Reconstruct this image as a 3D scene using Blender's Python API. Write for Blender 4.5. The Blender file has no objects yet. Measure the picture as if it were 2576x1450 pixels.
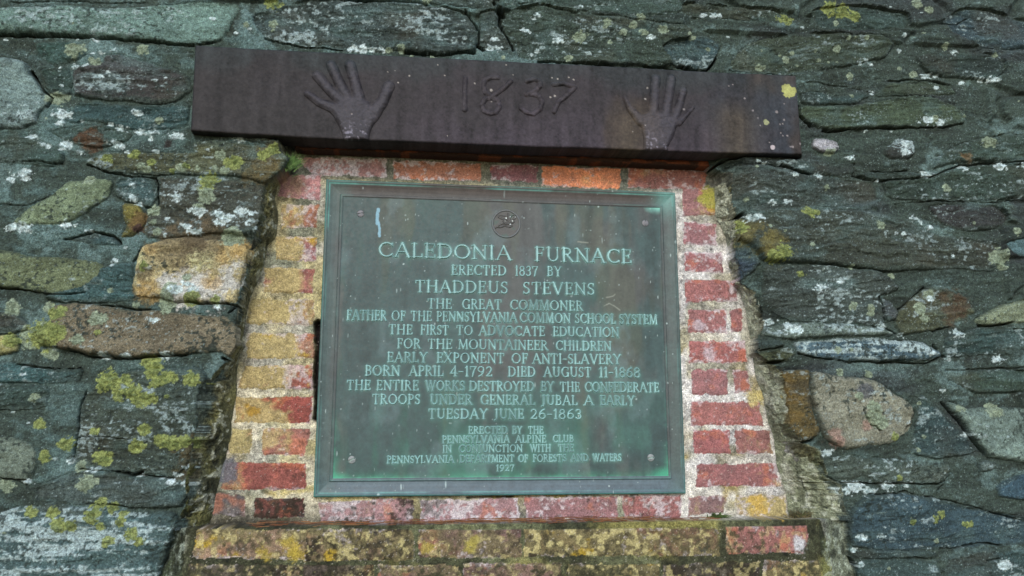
import bpy, math, random
import numpy as np
random.seed(7)
# ---------------------------------------------------------------- camera, sky, sun, exposure
S = bpy.context.scene
COL = S.collection
CAM = np.array([-0.2081, -1.7361, -0.2016]); PITCH, YAW = 0.1728, -0.1275
camd = bpy.data.cameras.new('camera'); cam = bpy.data.objects.new('camera', camd); COL.objects.link(cam)
cam.location = CAM; cam.rotation_euler = (math.pi/2 + PITCH, 0, YAW)
camd.sensor_width = 36; camd.lens = 28.8; camd.clip_start = 0.05; camd.clip_end = 400
S.camera = cam
SUN_EL, SUN_AZ = 29, 190          # azimuth clockwise from +y (the wall faces -y)
wd = bpy.data.worlds.new('World'); S.world = wd; wd.use_nodes = True
nt = wd.node_tree; bg = nt.nodes['Background']
sky = nt.nodes.new('ShaderNodeTexSky'); sky.sky_type = 'NISHITA'; sky.sun_disc = False
sky.sun_elevation = math.radians(SUN_EL); sky.sun_rotation = math.radians(SUN_AZ)
sky.air_density = 1.0; sky.dust_density = 1.0; sky.ozone_density = 1.5
nt.links.new(sky.outputs[0], bg.inputs[0]); bg.inputs[1].default_value = 0.15
sd = bpy.data.lights.new('sun', 'SUN'); sun = bpy.data.objects.new('sun', sd); COL.objects.link(sun)
sd.energy = 1.15; sd.angle = math.radians(14); sd.color = (1.0, 0.985, 0.95)
sun.rotation_euler = (math.radians(90 - SUN_EL), 0, math.radians(180 - SUN_AZ))
sun.location = (-1, -4, 4)
S.view_settings.view_transform = 'Standard'; S.view_settings.look = 'None'
S.view_settings.gamma = 1; S.view_settings.use_curve_mapping = False
S.view_settings.exposure = 0.74

# ---------------------------------------------------------------- photo-survey helper: a sighted point on a plane y = d
W_, H_, F_ = 2576., 1450., 0.8*2576
_cp, _sp, _cy, _sy = math.cos(math.pi/2+PITCH), math.sin(math.pi/2+PITCH), math.cos(YAW), math.sin(YAW)
ROT = np.array([[_cy, -_sy, 0], [_sy, _cy, 0], [0, 0, 1]]) @ np.array([[1, 0, 0], [0, _cp, -_sp], [0, _sp, _cp]])
def at(u, v, d):
    u = np.asarray(u, float); v = np.asarray(v, float)
    r = np.stack([(u - W_/2)/F_, -(v - H_/2)/F_, -np.ones_like(u)], -1) @ ROT.T
    t = (d - CAM[1])/r[..., 1]
    p = CAM + r*t[..., None]
    return p[..., 0], p[..., 2]
def tv(t, pts):                    # survey sheet (row, column) -> sighting
    r, c = int(t[0]), int(t[1]); p = np.asarray(pts, float)
    return p[:, 0]*0.3335 + c*858.7, p[:, 1]*0.3335 + r*483.6
def pts(s): return [tuple(float(q) for q in w.split(',')) for w in s.split()]
def tw(t, s, d):
    P = pts(s) if isinstance(s, str) else s
    u, v = tv(t, P) if t != 'V' else np.asarray(P, float).T
    return np.stack(at(u, v, d), -1)

# ---------------------------------------------------------------- numpy noise, distance fields
_rng = np.random.default_rng(11); TAB = _rng.random((512, 512)).astype(np.float32)
def vn(x, z, s):
    xi = np.floor(x); zi = np.floor(z); fx = (x - xi); fz = (z - zi)
    fx = fx*fx*fx*(fx*(fx*6-15)+10); fz = fz*fz*fz*(fz*(fz*6-15)+10)
    a = (xi.astype(np.int64) + s*37) & 511; b = (zi.astype(np.int64) + s*91) & 511
    a1 = (a+1) & 511; b1 = (b+1) & 511
    t0 = TAB[a, b]; t1 = TAB[a1, b]; t2 = TAB[a, b1]; t3 = TAB[a1, b1]
    return ((t0 + (t1-t0)*fx) + ((t2-t0) + (t0-t1-t2+t3)*fx)*fz)
def fbm(x, z, fx, fz=None, o=4, s=0, g=0.5):
    fz = fz or fx; v = 0; a = 1; n = 0
    for k in range(o):
        q = 2.03**k
        v = v + a*(vn(x*fx*q + 13.7*k, z*fz*q - 7.1*k, s+k*5) - 0.5); n += a; a *= g
    return v*2/n                     # about -0.8 .. 0.8
def ss(a, b, x):
    t = np.clip((x-a)/(b-a), 0, 1); return t*t*(3-2*t)
def chaikin(P, n=1, closed=True):
    P = np.asarray(P, float)
    for _ in range(n):
        Q = np.roll(P, -1, 0)
        P = np.stack([P*0.86+Q*0.14, P*0.14+Q*0.86], 1).reshape(-1, 2)
    return P
def psdf(P, X, Z):                  # signed distance, positive inside
    D = np.full(X.shape, 1e9); ins = np.zeros(X.shape, bool); n = len(P)
    for i in range(n):
        ax, az = P[i]; bx, bz = P[(i+1) % n]; ex, ez = bx-ax, bz-az
        px = X-ax; pz = Z-az
        t = np.clip((px*ex+pz*ez)/(ex*ex+ez*ez+1e-18), 0, 1)
        D = np.minimum(D, (px-t*ex)**2+(pz-t*ez)**2)
        if abs(ez) > 1e-12:
            c = ((az > Z) != (bz > Z)) & (X < ex*(Z-az)/ez + ax)
            ins ^= c
    D = np.sqrt(D); return np.where(ins, D, -D)
def ldist(P, X, Z, r=None):         # distance to a polyline (with an optional radius running along it)
    D = np.full(X.shape, 1e9)
    for i in range(len(P)-1):
        ax, az = P[i]; bx, bz = P[i+1]; ex, ez = bx-ax, bz-az
        px = X-ax; pz = Z-az
        t = np.clip((px*ex+pz*ez)/(ex*ex+ez*ez+1e-18), 0, 1)
        d = np.sqrt((px-t*ex)**2+(pz-t*ez)**2)
        if r is not None: d = d - (r[i]+(r[i+1]-r[i])*t)
        D = np.minimum(D, d)
    return D
def sat(c, k):
    c = np.asarray(c, float); g = c.mean(); return g+(c-g)*k
def lin(c):
    c = np.asarray(c, float)/255.; return np.where(c <= 0.04045, c/12.92, ((c+0.055)/1.055)**2.4)
def mixc(C, c, m):                  # C (...,3) towards colour c by mask m
    return C + (np.asarray(c) - C)*np.clip(m, 0, 1)[..., None]

# ---------------------------------------------------------------- object helpers
def tag(o, label=None, cat=None, group=None, kind=None):
    for k, v in (('label', label), ('category', cat), ('group', group), ('kind', kind)):
        if v: o[k] = v
    return o
def thing(name, loc, label, cat, group=None):
    o = bpy.data.objects.new(name, None); COL.objects.link(o); o.location = loc; o.empty_display_size = 0.05
    o.matrix_basis = o.matrix_basis; PLOC[o.name] = loc
    return tag(o, label, cat, group)
PLOC = {}
def mesh_obj(name, V, Fq, mat, parent=None, col=None, smooth=True, sub=None):
    me = bpy.data.meshes.new(name); V = np.asarray(V, np.float32)
    off = np.zeros(3)
    q = parent
    while q is not None:
        off = off + np.array(PLOC.get(q.name, (0, 0, 0))); q = q.parent
    V = V - off.astype(np.float32)
    Fq = np.asarray(Fq, np.int32); k = Fq.shape[1]
    me.vertices.add(len(V)); me.vertices.foreach_set('co', V.ravel())
    me.loops.add(Fq.size); me.loops.foreach_set('vertex_index', Fq.ravel())
    me.polygons.add(len(Fq)); me.polygons.foreach_set('loop_start', np.arange(0, Fq.size, k, dtype=np.int32))
    me.polygons.foreach_set('use_smooth', np.full(len(Fq), smooth))
    me.update(calc_edges=True)
    if col is not None:
        a = me.color_attributes.new('tint', 'FLOAT_COLOR', 'POINT')
        a.data.foreach_set('color', np.concatenate([col, np.ones((len(col), 1))], 1).astype(np.float32).ravel())
    me.materials.append(mat)
    o = bpy.data.objects.new(name, me); COL.objects.link(o)
    if parent is not None: o.parent = parent
    return o
def grid_obj(name, cell, X, Y, Z, C, mat, parent=None):   # the faces of a grid named by a cell mask
    i, j = np.nonzero(cell); n = X.shape[1]
    q = np.stack([i*n+j, i*n+j+1, (i+1)*n+j+1, (i+1)*n+j], 1)
    u, inv = np.unique(q, return_inverse=True)
    V = np.stack([X.ravel()[u], Y.ravel()[u], Z.ravel()[u]], 1)
    return mesh_obj(name, V, inv.reshape(q.shape), mat, parent, C.reshape(-1, 3)[u])

# ---------------------------------------------------------------- materials
def mat_tint(name, rough=0.9, spec=0.25, fine=420, amp=0.35, bump=0.35, bdist=0.0012, gloss_noise=0.0, metal=0.0, mid=140):
    m = bpy.data.materials.new(name); m.use_nodes = True; t = m.node_tree; b = t.nodes['Principled BSDF']
    N = t.nodes.new; L = t.links.new
    at_ = N('ShaderNodeAttribute'); at_.attribute_name = 'tint'
    tc = N('ShaderNodeTexCoord')
    n1 = N('ShaderNodeTexNoise'); n1.inputs['Scale'].default_value = fine; n1.inputs['Detail'].default_value = 3
    n2 = N('ShaderNodeTexNoise'); n2.inputs['Scale'].default_value = mid; n2.inputs['Detail'].default_value = 6; n2.inputs['Roughness'].default_value = 0.65
    for n in (n1, n2): L(tc.outputs['Object'], n.inputs['Vector'])
    mr = N('ShaderNodeMapRange'); L(n1.outputs['Fac'], mr.inputs[0])
    mr.inputs[1].default_value = 0.3; mr.inputs[2].default_value = 0.7; mr.inputs[3].default_value = 1-amp; mr.inputs[4].default_value = 1+amp
    mr2 = N('ShaderNodeMapRange'); L(n2.outputs['Fac'], mr2.inputs[0])
    mr2.inputs[1].default_value = 0.3; mr2.inputs[2].default_value = 0.7; mr2.inputs[3].default_value = 1-amp*0.8; mr2.inputs[4].default_value = 1+amp*0.8
    mu = N('ShaderNodeMath'); mu.operation = 'MULTIPLY'; L(mr.outputs[0], mu.inputs[0]); L(mr2.outputs[0], mu.inputs[1])
    vm = N('ShaderNodeVectorMath'); vm.operation = 'SCALE'; L(at_.outputs['Color'], vm.inputs[0]); L(mu.outputs[0], vm.inputs['Scale'])
    L(vm.outputs[0], b.inputs['Base Color'])
    b.inputs['Roughness'].default_value = rough; b.inputs['Specular IOR Level'].default_value = spec; b.inputs['Metallic'].default_value = metal
    if gloss_noise:
        r = N('ShaderNodeMapRange'); L(n2.outputs['Fac'], r.inputs[0]); r.inputs[3].default_value = rough-gloss_noise; r.inputs[4].default_value = rough+gloss_noise
        r.inputs[1].default_value = 0.3; r.inputs[2].default_value = 0.7; L(r.outputs[0], b.inputs['Roughness'])
    ad = N('ShaderNodeMath'); ad.operation = 'ADD'; L(n1.outputs['Fac'], ad.inputs[0]); L(n2.outputs['Fac'], ad.inputs[1])
    bu = N('ShaderNodeBump'); bu.inputs['Strength'].default_value = bump; bu.inputs['Distance'].default_value = bdist
    L(ad.outputs[0], bu.inputs['Height']); L(bu.outputs[0], b.inputs['Normal'])
    return m
M_STONE = mat_tint('weathered_stone', amp=0.42, bump=0.9, bdist=0.003)
M_MORTAR = mat_tint('old_mortar', amp=0.46, bump=0.9, bdist=0.003)
M_BRICK = mat_tint('weathered_brick', amp=0.36, bump=0.8, bdist=0.0025)
M_IRON = mat_tint('brown_cast_iron', rough=0.66, spec=0.22, fine=700, amp=0.22, bump=0.35, bdist=0.0012, gloss_noise=0.1)
M_RUST = mat_tint('rusty_bar', rough=0.85, amp=0.35, bump=0.8, bdist=0.003)
M_BRONZE = mat_tint('verdigris_bronze', rough=0.55, spec=0.40, fine=800, amp=0.16, bump=0.12, bdist=0.0008, gloss_noise=0.1)
M_LEAF = mat_tint('leaf', rough=0.7, amp=0.2, bump=0.1)
YS, YB = -0.062, 0.012             # stone face and recessed brick face
STEP = 0.0018
# ---------------------------------------------------------------- the rubble wall: surveyed stones
# sheet, colour, height mm, pale frosting, dark specks, outline, label
STONES = [
('00',(112,128,120),9,.25,.5,'-120,60 330,52 560,42 900,55 1250,40 1500,10 1780,18 1800,60 1765,130 1700,260 1640,310 1460,325 1200,315 1100,300 850,288 500,263 -120,252','long pale grey green slab speckled with black dots'),
('00',(70,76,74),11,.55,.7,'1900,110 2050,60 2300,0 2576,-5 3136,30 3216,45 3516,92 3606,240 3596,350 3576,398 3270,402 3050,392 2576,366 2280,346 2000,285 1920,190','dark stone half covered in white speckled lichen above the lintel'),
('01',(66,70,66),6,.1,.2,'1040,100 1160,70 1188,125 1198,195 1300,372 1085,372 1055,340 1045,235','small wedge shaped stone between two dark cracks'),
('01',(66,74,66),9,.22,.2,'1212,70 1500,34 1800,90 2100,120 2400,170 2640,205 2640,330 2480,330 2520,505 2050,478 1700,462 1350,436 1312,370 1208,190',None),
('01',(70,76,70),5,.1,.2,'620,-60 1150,-60 1165,60 1030,78 660,36',None),
('01',(64,74,68),7,.15,.2,'1185,-60 2560,-60 2600,100 2300,130 1900,78 1500,22 1205,60',None),
('00',(126,138,134),14,.35,.4,'-120,425 130,438 215,478 232,560 300,640 382,735 352,790 290,860 270,930 150,972 -120,975','pale blue grey boulder at the edge of the wall'),
('00',(66,60,59),8,.32,.3,'790,402 900,402 1090,462 1200,502 1350,522 1430,582 1440,680 1300,770 1100,790 1000,752 760,750 560,730 535,650 545,540 650,490 760,470','dark brown stone with a white lichen patch beside the lintel'),
('00',(64,70,62),5,.05,.2,'1120,382 1180,342 1440,350 1462,400 1390,430 1200,420',None),
('00',(66,84,78),6,.1,.2,'262,305 500,300 620,322 640,420 500,470 380,482 270,410',None),
('00',(62,76,70),6,.05,.2,'300,522 520,492 532,600 520,720 385,718 330,620',None),
('00',(56,66,60),14,.05,.2,'380,992 660,932 830,942 1000,1002 950,1070 760,1110 550,1080 440,1032','bulging dark stone with a brown centre'),
('00',(88,86,66),12,.28,.4,'640,1205 740,1152 1150,1142 1440,1150 1460,1062 1680,1052 2100,1112 2180,1182 2100,1290 2000,1385 1850,1328 1400,1308 1170,1318 1010,1298 850,1288 640,1240','olive brown stone dotted with yellow lichen under the lintel end'),
('00',(76,82,78),17,.3,.1,'1675,1012 1950,1022 2155,1068 2080,1098 1880,1060','thin grey flake wedged under the lintel'),
('00',(62,74,68),7,.08,.2,'-120,1000 200,1020 390,1100 480,1150 482,1230 380,1252 -120,1220',None),
('10',(122,130,108),9,.2,.6,'90,210 200,120 330,60 430,-10 500,-80 700,-112 860,-92 800,40 640,150 500,228 330,242 150,240','pale olive stone speckled with dark lichen'),
('10',(70,86,86),7,.2,.2,'1182,20 1122,108 930,60 850,0 880,-122 1050,-138 1150,-108',None),
('10',(70,68,60),13,.22,.3,'1185,-130 1400,-130 1850,-108 1990,-55 2000,60 1975,150 1960,220 1930,300 1890,330 1600,310 1250,340 1092,330 1085,200 1190,110 1172,0','dark stone with lumps of white quartz beside the brick niche'),
('10',(112,104,66),9,.1,.5,'920,80 1040,88 1085,180 1072,280 1000,328 900,338 960,260 912,150','small ochre stone with a rusty edge'),
('10',(56,70,70),8,.05,.1,'480,350 700,296 850,320 914,370 900,400 700,390',None),
('10',(106,110,88),9,.15,.8,'-120,430 130,440 200,482 480,490 620,500 790,560 760,650 650,750 450,770 200,740 -120,705','olive stone blotched dark with lichen'),
('10',(186,170,136),15,.1,.55,'1062,410 1240,347 1400,337 1700,368 1850,386 1890,450 1868,520 1842,620 1802,700 1790,828 1700,834 1330,824 1220,788 1052,778 992,720 1012,580 1042,470','tan and white quartz block with orange stains left of the niche'),
('10',(120,110,94),12,.15,.85,'420,850 640,832 900,880 1200,900 1500,918 1700,932 1785,1010 1790,1150 1735,1255 1650,1200 1400,1214 1000,1244 700,1228 500,1190 280,1150 260,1060 380,960','long tan stone speckled black with green lichen at one end'),
('10',(66,64,58),8,.05,.3,'-120,880 100,900 200,1000 180,1040 -120,1075',None),
('10',(160,152,112),8,.1,.3,'-120,1085 100,1060 130,1120 122,1200 -120,1230','yellow tan stone at the edge of the wall'),
('20',(66,70,62),15,.32,.6,'630,60 780,-40 1000,-110 1300,-130 1520,-130 1560,-20 1520,60 1505,300 1430,555 1380,640 1290,700 1180,690 1000,678 860,650 620,638 540,590 560,480 590,300 600,150','dark boulder with bright yellow green lichen rosettes'),
('20',(58,68,62),8,.06,.3,'-120,-10 340,0 360,60 332,180 -120,200',None),
('20',(122,128,116),12,.2,.4,'-120,405 80,400 200,440 260,500 280,600 232,700 200,758 100,718 -120,690','pale rounded stone at the edge of the wall'),
('20',(78,92,92),8,.15,.3,'560,655 860,666 1000,702 1200,714 1412,690 1470,740 1415,840 1350,930 1100,938 600,908 400,880 250,860 240,780',None),
('20',(76,90,90),26,.98,.5,'-120,1010 150,915 400,902 800,940 1300,962 1342,1000 1300,1180 1240,1300 1150,1600 -120,1600','large stone coated in streaky white lichen at the foot'),
('02',(72,80,70),7,.15,.2,'0,20 700,60 830,150 700,168 300,150 -40,110',None),
('02',(70,84,86),10,.2,.2,'-420,280 -200,300 -20,262 200,272 300,340 260,420 200,520 100,528 60,498 -60,484','blue grey slate lump above the lintel'),
('02',(68,74,62),9,.15,.2,'360,480 480,332 700,262 1000,242 1300,262 1500,272 1600,340 1520,440 1300,482 850,548 700,560 382,528','olive slate slab with pale round lichen dots'),
('02',(56,66,62),8,.1,.1,'972,62 1300,40 1700,100 1720,200 1400,240 1000,220',None),
('02',(52,60,56),9,.08,.1,'1762,412 1900,392 2200,400 2400,420 2452,520 2350,600 2100,590 1852,550',None),
('02',(64,76,80),9,.2,.1,'1952,160 2100,60 2400,100 2700,200 2700,370 2300,370 2052,262',None),
('02',(74,88,86),7,.2,.1,'882,712 960,682 1200,720 1352,690 1420,722 1300,780 900,780',None),
('02',(74,82,66),11,.08,.1,'882,792 1250,790 1500,752 1700,712 1900,722 2080,790 2152,880 2130,920 1900,950 1500,968 1120,988 1000,950 890,880','smooth olive green lens shaped slab right of the lintel'),
('02',(68,76,64),9,.06,.1,'1442,720 1542,622 1800,602 2030,630 2090,700 1900,712 1650,710',None),
('02',(172,166,168),11,.1,.25,'1000,1042 1060,1036 1170,1070 1190,1112 1160,1160 1060,1150 970,1100','small white stone just right of the lintel end'),
('02',(60,60,58),9,.6,.3,'1512,1130 1620,1042 1750,1060 1752,1150 1700,1200 1540,1190',None),
('02',(64,74,66),9,.15,.1,'1932,1180 2100,1082 2400,1012 2700,1000 2700,1200 2300,1210 2000,1240 1890,1268',None),
('02',(64,68,64),8,.15,.1,'310,1225 480,1170 700,1200 900,1190 1200,1230 1310,1242 1300,1340 900,1300 700,1250 420,1212',None),
('02',(66,70,66),9,.12,.1,'362,1262 420,1232 800,1262 900,1310 1290,1350 1460,1370 1480,1530 1000,1560 600,1600 500,1570 400,1500 378,1360',None),
('02',(62,70,66),10,.1,.1,'1302,1320 1440,1292 1700,1290 1880,1320 1500,1362',None),
('02',(62,72,64),9,.2,.1,'1502,1370 1800,1332 2100,1262 2400,1232 2700,1262 2700,1500 2300,1505 1900,1510 1550,1500',None),
('12',(68,70,62),12,.14,.15,'430,300 520,230 600,180 680,142 900,116 1250,130 1500,150 1660,202 1760,232 1900,312 2200,342 2400,372 2420,480 2360,600 2100,570 1700,590 1500,600 1300,570 1000,538 620,522 540,400','big dark slate with an ochre patch right of the niche'),
('12',(64,62,62),8,.08,.1,'1852,102 2100,80 2350,92 2452,200 2420,260 2130,294 1952,240','brownish dark lens shaped stone'),
('12',(72,80,92),8,.1,.1,'372,450 400,402 520,405 600,522 560,600 480,648 428,660',None),
('12',(68,72,68),11,.42,.15,'622,532 1000,546 1300,576 1480,600 1560,642 1640,740 1480,790 1530,960 1500,1008 1200,988 830,970 720,900 640,800 622,650','broad dark slate streaked with white right of the niche'),
('12',(84,84,66),12,.2,.2,'1640,892 1720,802 1840,722 1950,702 2130,770 2230,900 2150,950 2030,1000 1850,1048 1640,1078 1600,980','olive brown boulder beside a rounded pebble'),
('12',(88,92,94),11,.1,.1,'1510,802 1600,840 1640,900 1620,960 1560,970 1520,900','rounded pebble set in the mortar'),
('12',(128,132,112),10,.15,.2,'2210,960 2400,850 2700,780 2700,980 2300,1008 2250,1000','pale wedge shaped stone at the edge of the wall'),
('12',(112,120,112),9,.45,.5,'640,1020 800,980 1100,984 1500,1022 1600,1060 1550,1090 1000,1092 800,1110 645,1052',None),
('12',(84,98,104),10,.85,.9,'832,1130 1000,1112 1400,1102 1800,1120 1950,1202 1940,1258 1500,1280 1100,1260 880,1220','long slab coated in white lichen'),
('12',(52,54,56),13,.05,.1,'546,1112 650,1096 740,1110 780,1160 600,1180 552,1150','small black slate chip beside the niche'),
('12',(92,94,74),12,.12,.4,'562,1205 700,1172 840,1180 860,1220 800,1268 680,1280',None),
('12',(62,78,76),9,.2,.2,'2000,1090 2200,1022 2700,1040 2700,1220 2100,1230 1960,1240',None),
('12',(100,118,120),9,.2,.1,'2420,370 2700,340 2700,490 2500,472',None),
('22',(138,134,120),14,.15,.45,'962,-105 1200,-62 1430,-40 1560,40 1740,150 1760,220 1722,340 1600,440 1400,460 1220,490 1085,420 1052,370 1000,220 950,0','pale pinkish boulder low on the right of the niche'),
('22',(96,84,60),13,.05,.3,'720,-90 820,-112 955,-108 945,0 992,215 1045,370 985,418 920,440 850,400 792,340 800,150 770,20','ochre brown stone face beside the pale pinkish boulder'),
('22',(88,94,86),12,.62,.6,'1062,602 1090,562 1230,537 1480,560 1750,577 2000,592 2030,650 2010,720 1900,744 1400,740 1200,735 1110,690','log shaped stone frosted with white lichen'),
('22',(122,132,124),13,.25,.8,'1990,145 2040,140 2150,190 2300,170 2700,170 2700,625 2450,562 2330,560 2270,522 2200,402 2080,250','big grey boulder with pale patches at the edge of the wall'),
('22',(104,112,108),12,.2,.2,'2242,602 2290,572 2340,600 2370,612 2340,650 2260,660','small round knob of stone'),
('22',(64,78,84),10,.32,.2,'1252,962 1400,834 1600,822 1900,850 2150,920 2700,1020 2700,1200 2000,1240 1900,1250 1500,1250 1285,1240 1245,1100','blue grey slate slab low on the right'),
('22',(66,78,78),8,.12,.2,'1262,1262 1500,1244 1900,1260 1930,1310 1600,1312 1330,1320',None),
('22',(72,84,82),9,.3,.3,'1330,1332 1600,1312 1920,1330 1950,1400 1930,1600 1260,1600',None),
('22',(62,76,76),9,.15,.2,'1962,1332 2300,1242 2700,1220 2700,1600 1980,1600',None),
('22',(74,90,98),8,.1,.1,'2380,752 2700,640 2700,890 2400,850',None),
('12',(60,70,60),10,.12,.1,'2000,1362 2300,1342 2700,1340 2700,1505 2230,1520 2100,1450 2000,1400',None),
('22',(62,76,76),7,.1,.2,'1800,60 1900,140 2020,260 2180,420 2220,520 1980,560 1760,540 1730,400 1790,240',None),
('10',(66,84,84),7,.12,.2,'640,660 780,560 1000,520 1000,700 1060,800 780,830 420,830 300,790',None),
('10',(64,84,84),7,.12,.2,'-120,1290 120,1280 350,1315 620,1335 560,1440 -120,1440',None),
('00',(64,82,82),6,.1,.1,'560,770 760,770 1100,800 1420,760 1420,960 1000,985 830,930 660,900 560,930 480,900',None),
('02',(62,72,66),8,.1,.1,'400,1620 700,1590 1000,1570 1480,1545 1500,1600 1250,1570 900,1562 680,1590 560,1600',None),
]
# crevices: sheet, half width mm, depth mm, line
CRACKS = [
('00',2.2,12,'60,8 400,5 1100,10'),('00',2.6,16,'-60,262 500,264 850,292 1200,320 1470,337 1620,317'),('00',3,16,'236,540 300,645 384,738 354,792'),('00',2.6,14,'2000,292 2280,354 2576,370'),
('00',3,16,'640,1244 850,1297 1010,1327 1160,1337'),('00',3,18,'1165,1335 1182,1390 1182,1460'),('00',1.5,8,'1200,310 1480,330'),('00',1.5,8,'0,1225 300,1212 470,1240'),
('01',2.4,14,'0,8 300,15 560,32 640,44'),('01',2.4,14,'930,85 1040,235 1047,330 1020,355 1075,376'),('01',3.4,18,'1150,10 1200,90 1203,180 1300,376'),('01',3,14,'480,397 720,412 1000,402'),('01',4,20,'1500,462 1750,464 2050,487'),('01',2.5,14,'2290,492 2530,517'),('01',9,22,'1196,80 1208,105'),('01',6,18,'1040,350 1065,372'),('01',1.5,8,'1340,20 1420,25 1500,36 1800,80'),
('02',5,20,'-20,490 62,506 100,535 190,530 252,440'),('02',2.4,14,'360,522 560,547 840,570'),('02',2.6,16,'1560,607 1700,597 1900,607 2032,630'),('02',1.6,9,'930,615 1100,627 1330,662 1450,692'),('02',3,15,'1070,987 1300,972 1600,962 1960,952 2130,927'),('02',3,16,'880,800 886,870 980,950'),('02',4,16,'740,1250 860,1292 960,1312'),('02',2.4,12,'1300,1240 1290,1330 1480,1372'),('02',2.2,12,'1440,1297 1560,1302 1700,1287'),('02',2.6,14,'1480,1372 1880,1332 2100,1247 2400,1217 2600,1227'),('02',4,20,'200,1262 300,1210 480,1162 640,1160 900,1180'),('02',1.8,9,'130,130 400,140 700,170'),('02',1.5,8,'2200,380 2370,372'),('02',2,9,'1960,170 2080,180 2160,140'),
('12',1.8,10,'1600,90 1900,60 2300,72 2600,60'),('12',7,22,'350,225 410,200 480,150'),('12',7,18,'300,320 330,355'),('12',3.4,16,'1640,892 1760,780 1840,717'),('12',2,9,'1530,1010 1640,1082'),('12',2,9,'2035,1007 1900,1042'),('12',3,14,'2250,1012 2500,987'),('12',2.6,13,'880,1222 1100,1267 1500,1287 1850,1287 1950,1244'),('12',4,18,'545,1210 620,1262 700,1287 790,1262'),('12',5,14,'1910,1160 1950,1215 1990,1240'),('12',2.4,12,'1480,790 1530,900 1540,960'),('12',6,18,'450,730 530,770 590,820'),('12',1.5,8,'2000,1340 2600,1320'),('12',1.5,8,'1500,600 1570,596'),('12',1.4,8,'1250,440 1420,470'),('12',1.4,8,'1230,570 1510,602'),('12',4,14,'540,1110 570,1190'),('12',4,18,'540,860 600,830 650,900 660,980'),
('22',4,18,'1965,140 2080,275 2200,422 2280,535'),('22',2.2,11,'1690,345 1725,300 1760,200'),('22',2.2,9,'1340,200 1400,290 1500,360'),('22',2.6,13,'1060,600 1082,682 1180,738 1500,748 1950,750 2032,692'),('22',1.5,8,'1400,830 1700,815 2000,870 2300,952 2600,1030'),('22',2.2,12,'1950,1252 2200,1212 2420,1210'),('22',2.4,12,'2300,1332 2400,1310'),('22',4,16,'840,400 920,445 990,425'),('22',2,10,'1925,840 1930,800 2010,730'),('22',2,9,'2240,600 2250,660'),('22',5,16,'1265,1300 1330,1400'),
('10',3,14,'1182,0 1192,90'),('10',2.2,12,'1085,115 1120,112'),('10',2,10,'918,385 860,325 700,292 480,357'),('10',2,11,'-60,715 200,742 320,768 450,774 640,755'),('10',3,14,'760,852 1000,867 1120,890'),('10',2.6,12,'1330,832 1700,840 1835,868'),('10',2.6,12,'500,1197 700,1244 1000,1250 1400,1222'),('10',5,18,'1672,1252 1730,1277'),('10',2.2,11,'120,1292 350,1322 600,1332'),('10',3,14,'1000,525 1072,420'),('10',2.4,10,'2000,370 2060,345'),('10',1.4,7,'-60,95 200,92 420,20'),('10',2,11,'1720,910 1800,850'),
('20',2,12,'540,600 590,300 604,150 640,60'),('20',3,14,'860,657 980,687 1062,662'),('20',3.4,16,'1730,300 1760,150'),('20',2.2,10,'-60,690 100,722 190,720'),('20',1.6,9,'600,640 900,655 1200,712 1300,700'),('20',1.3,7,'570,405 800,400 960,410'),('20',1.3,7,'620,895 1060,940'),
]
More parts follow.
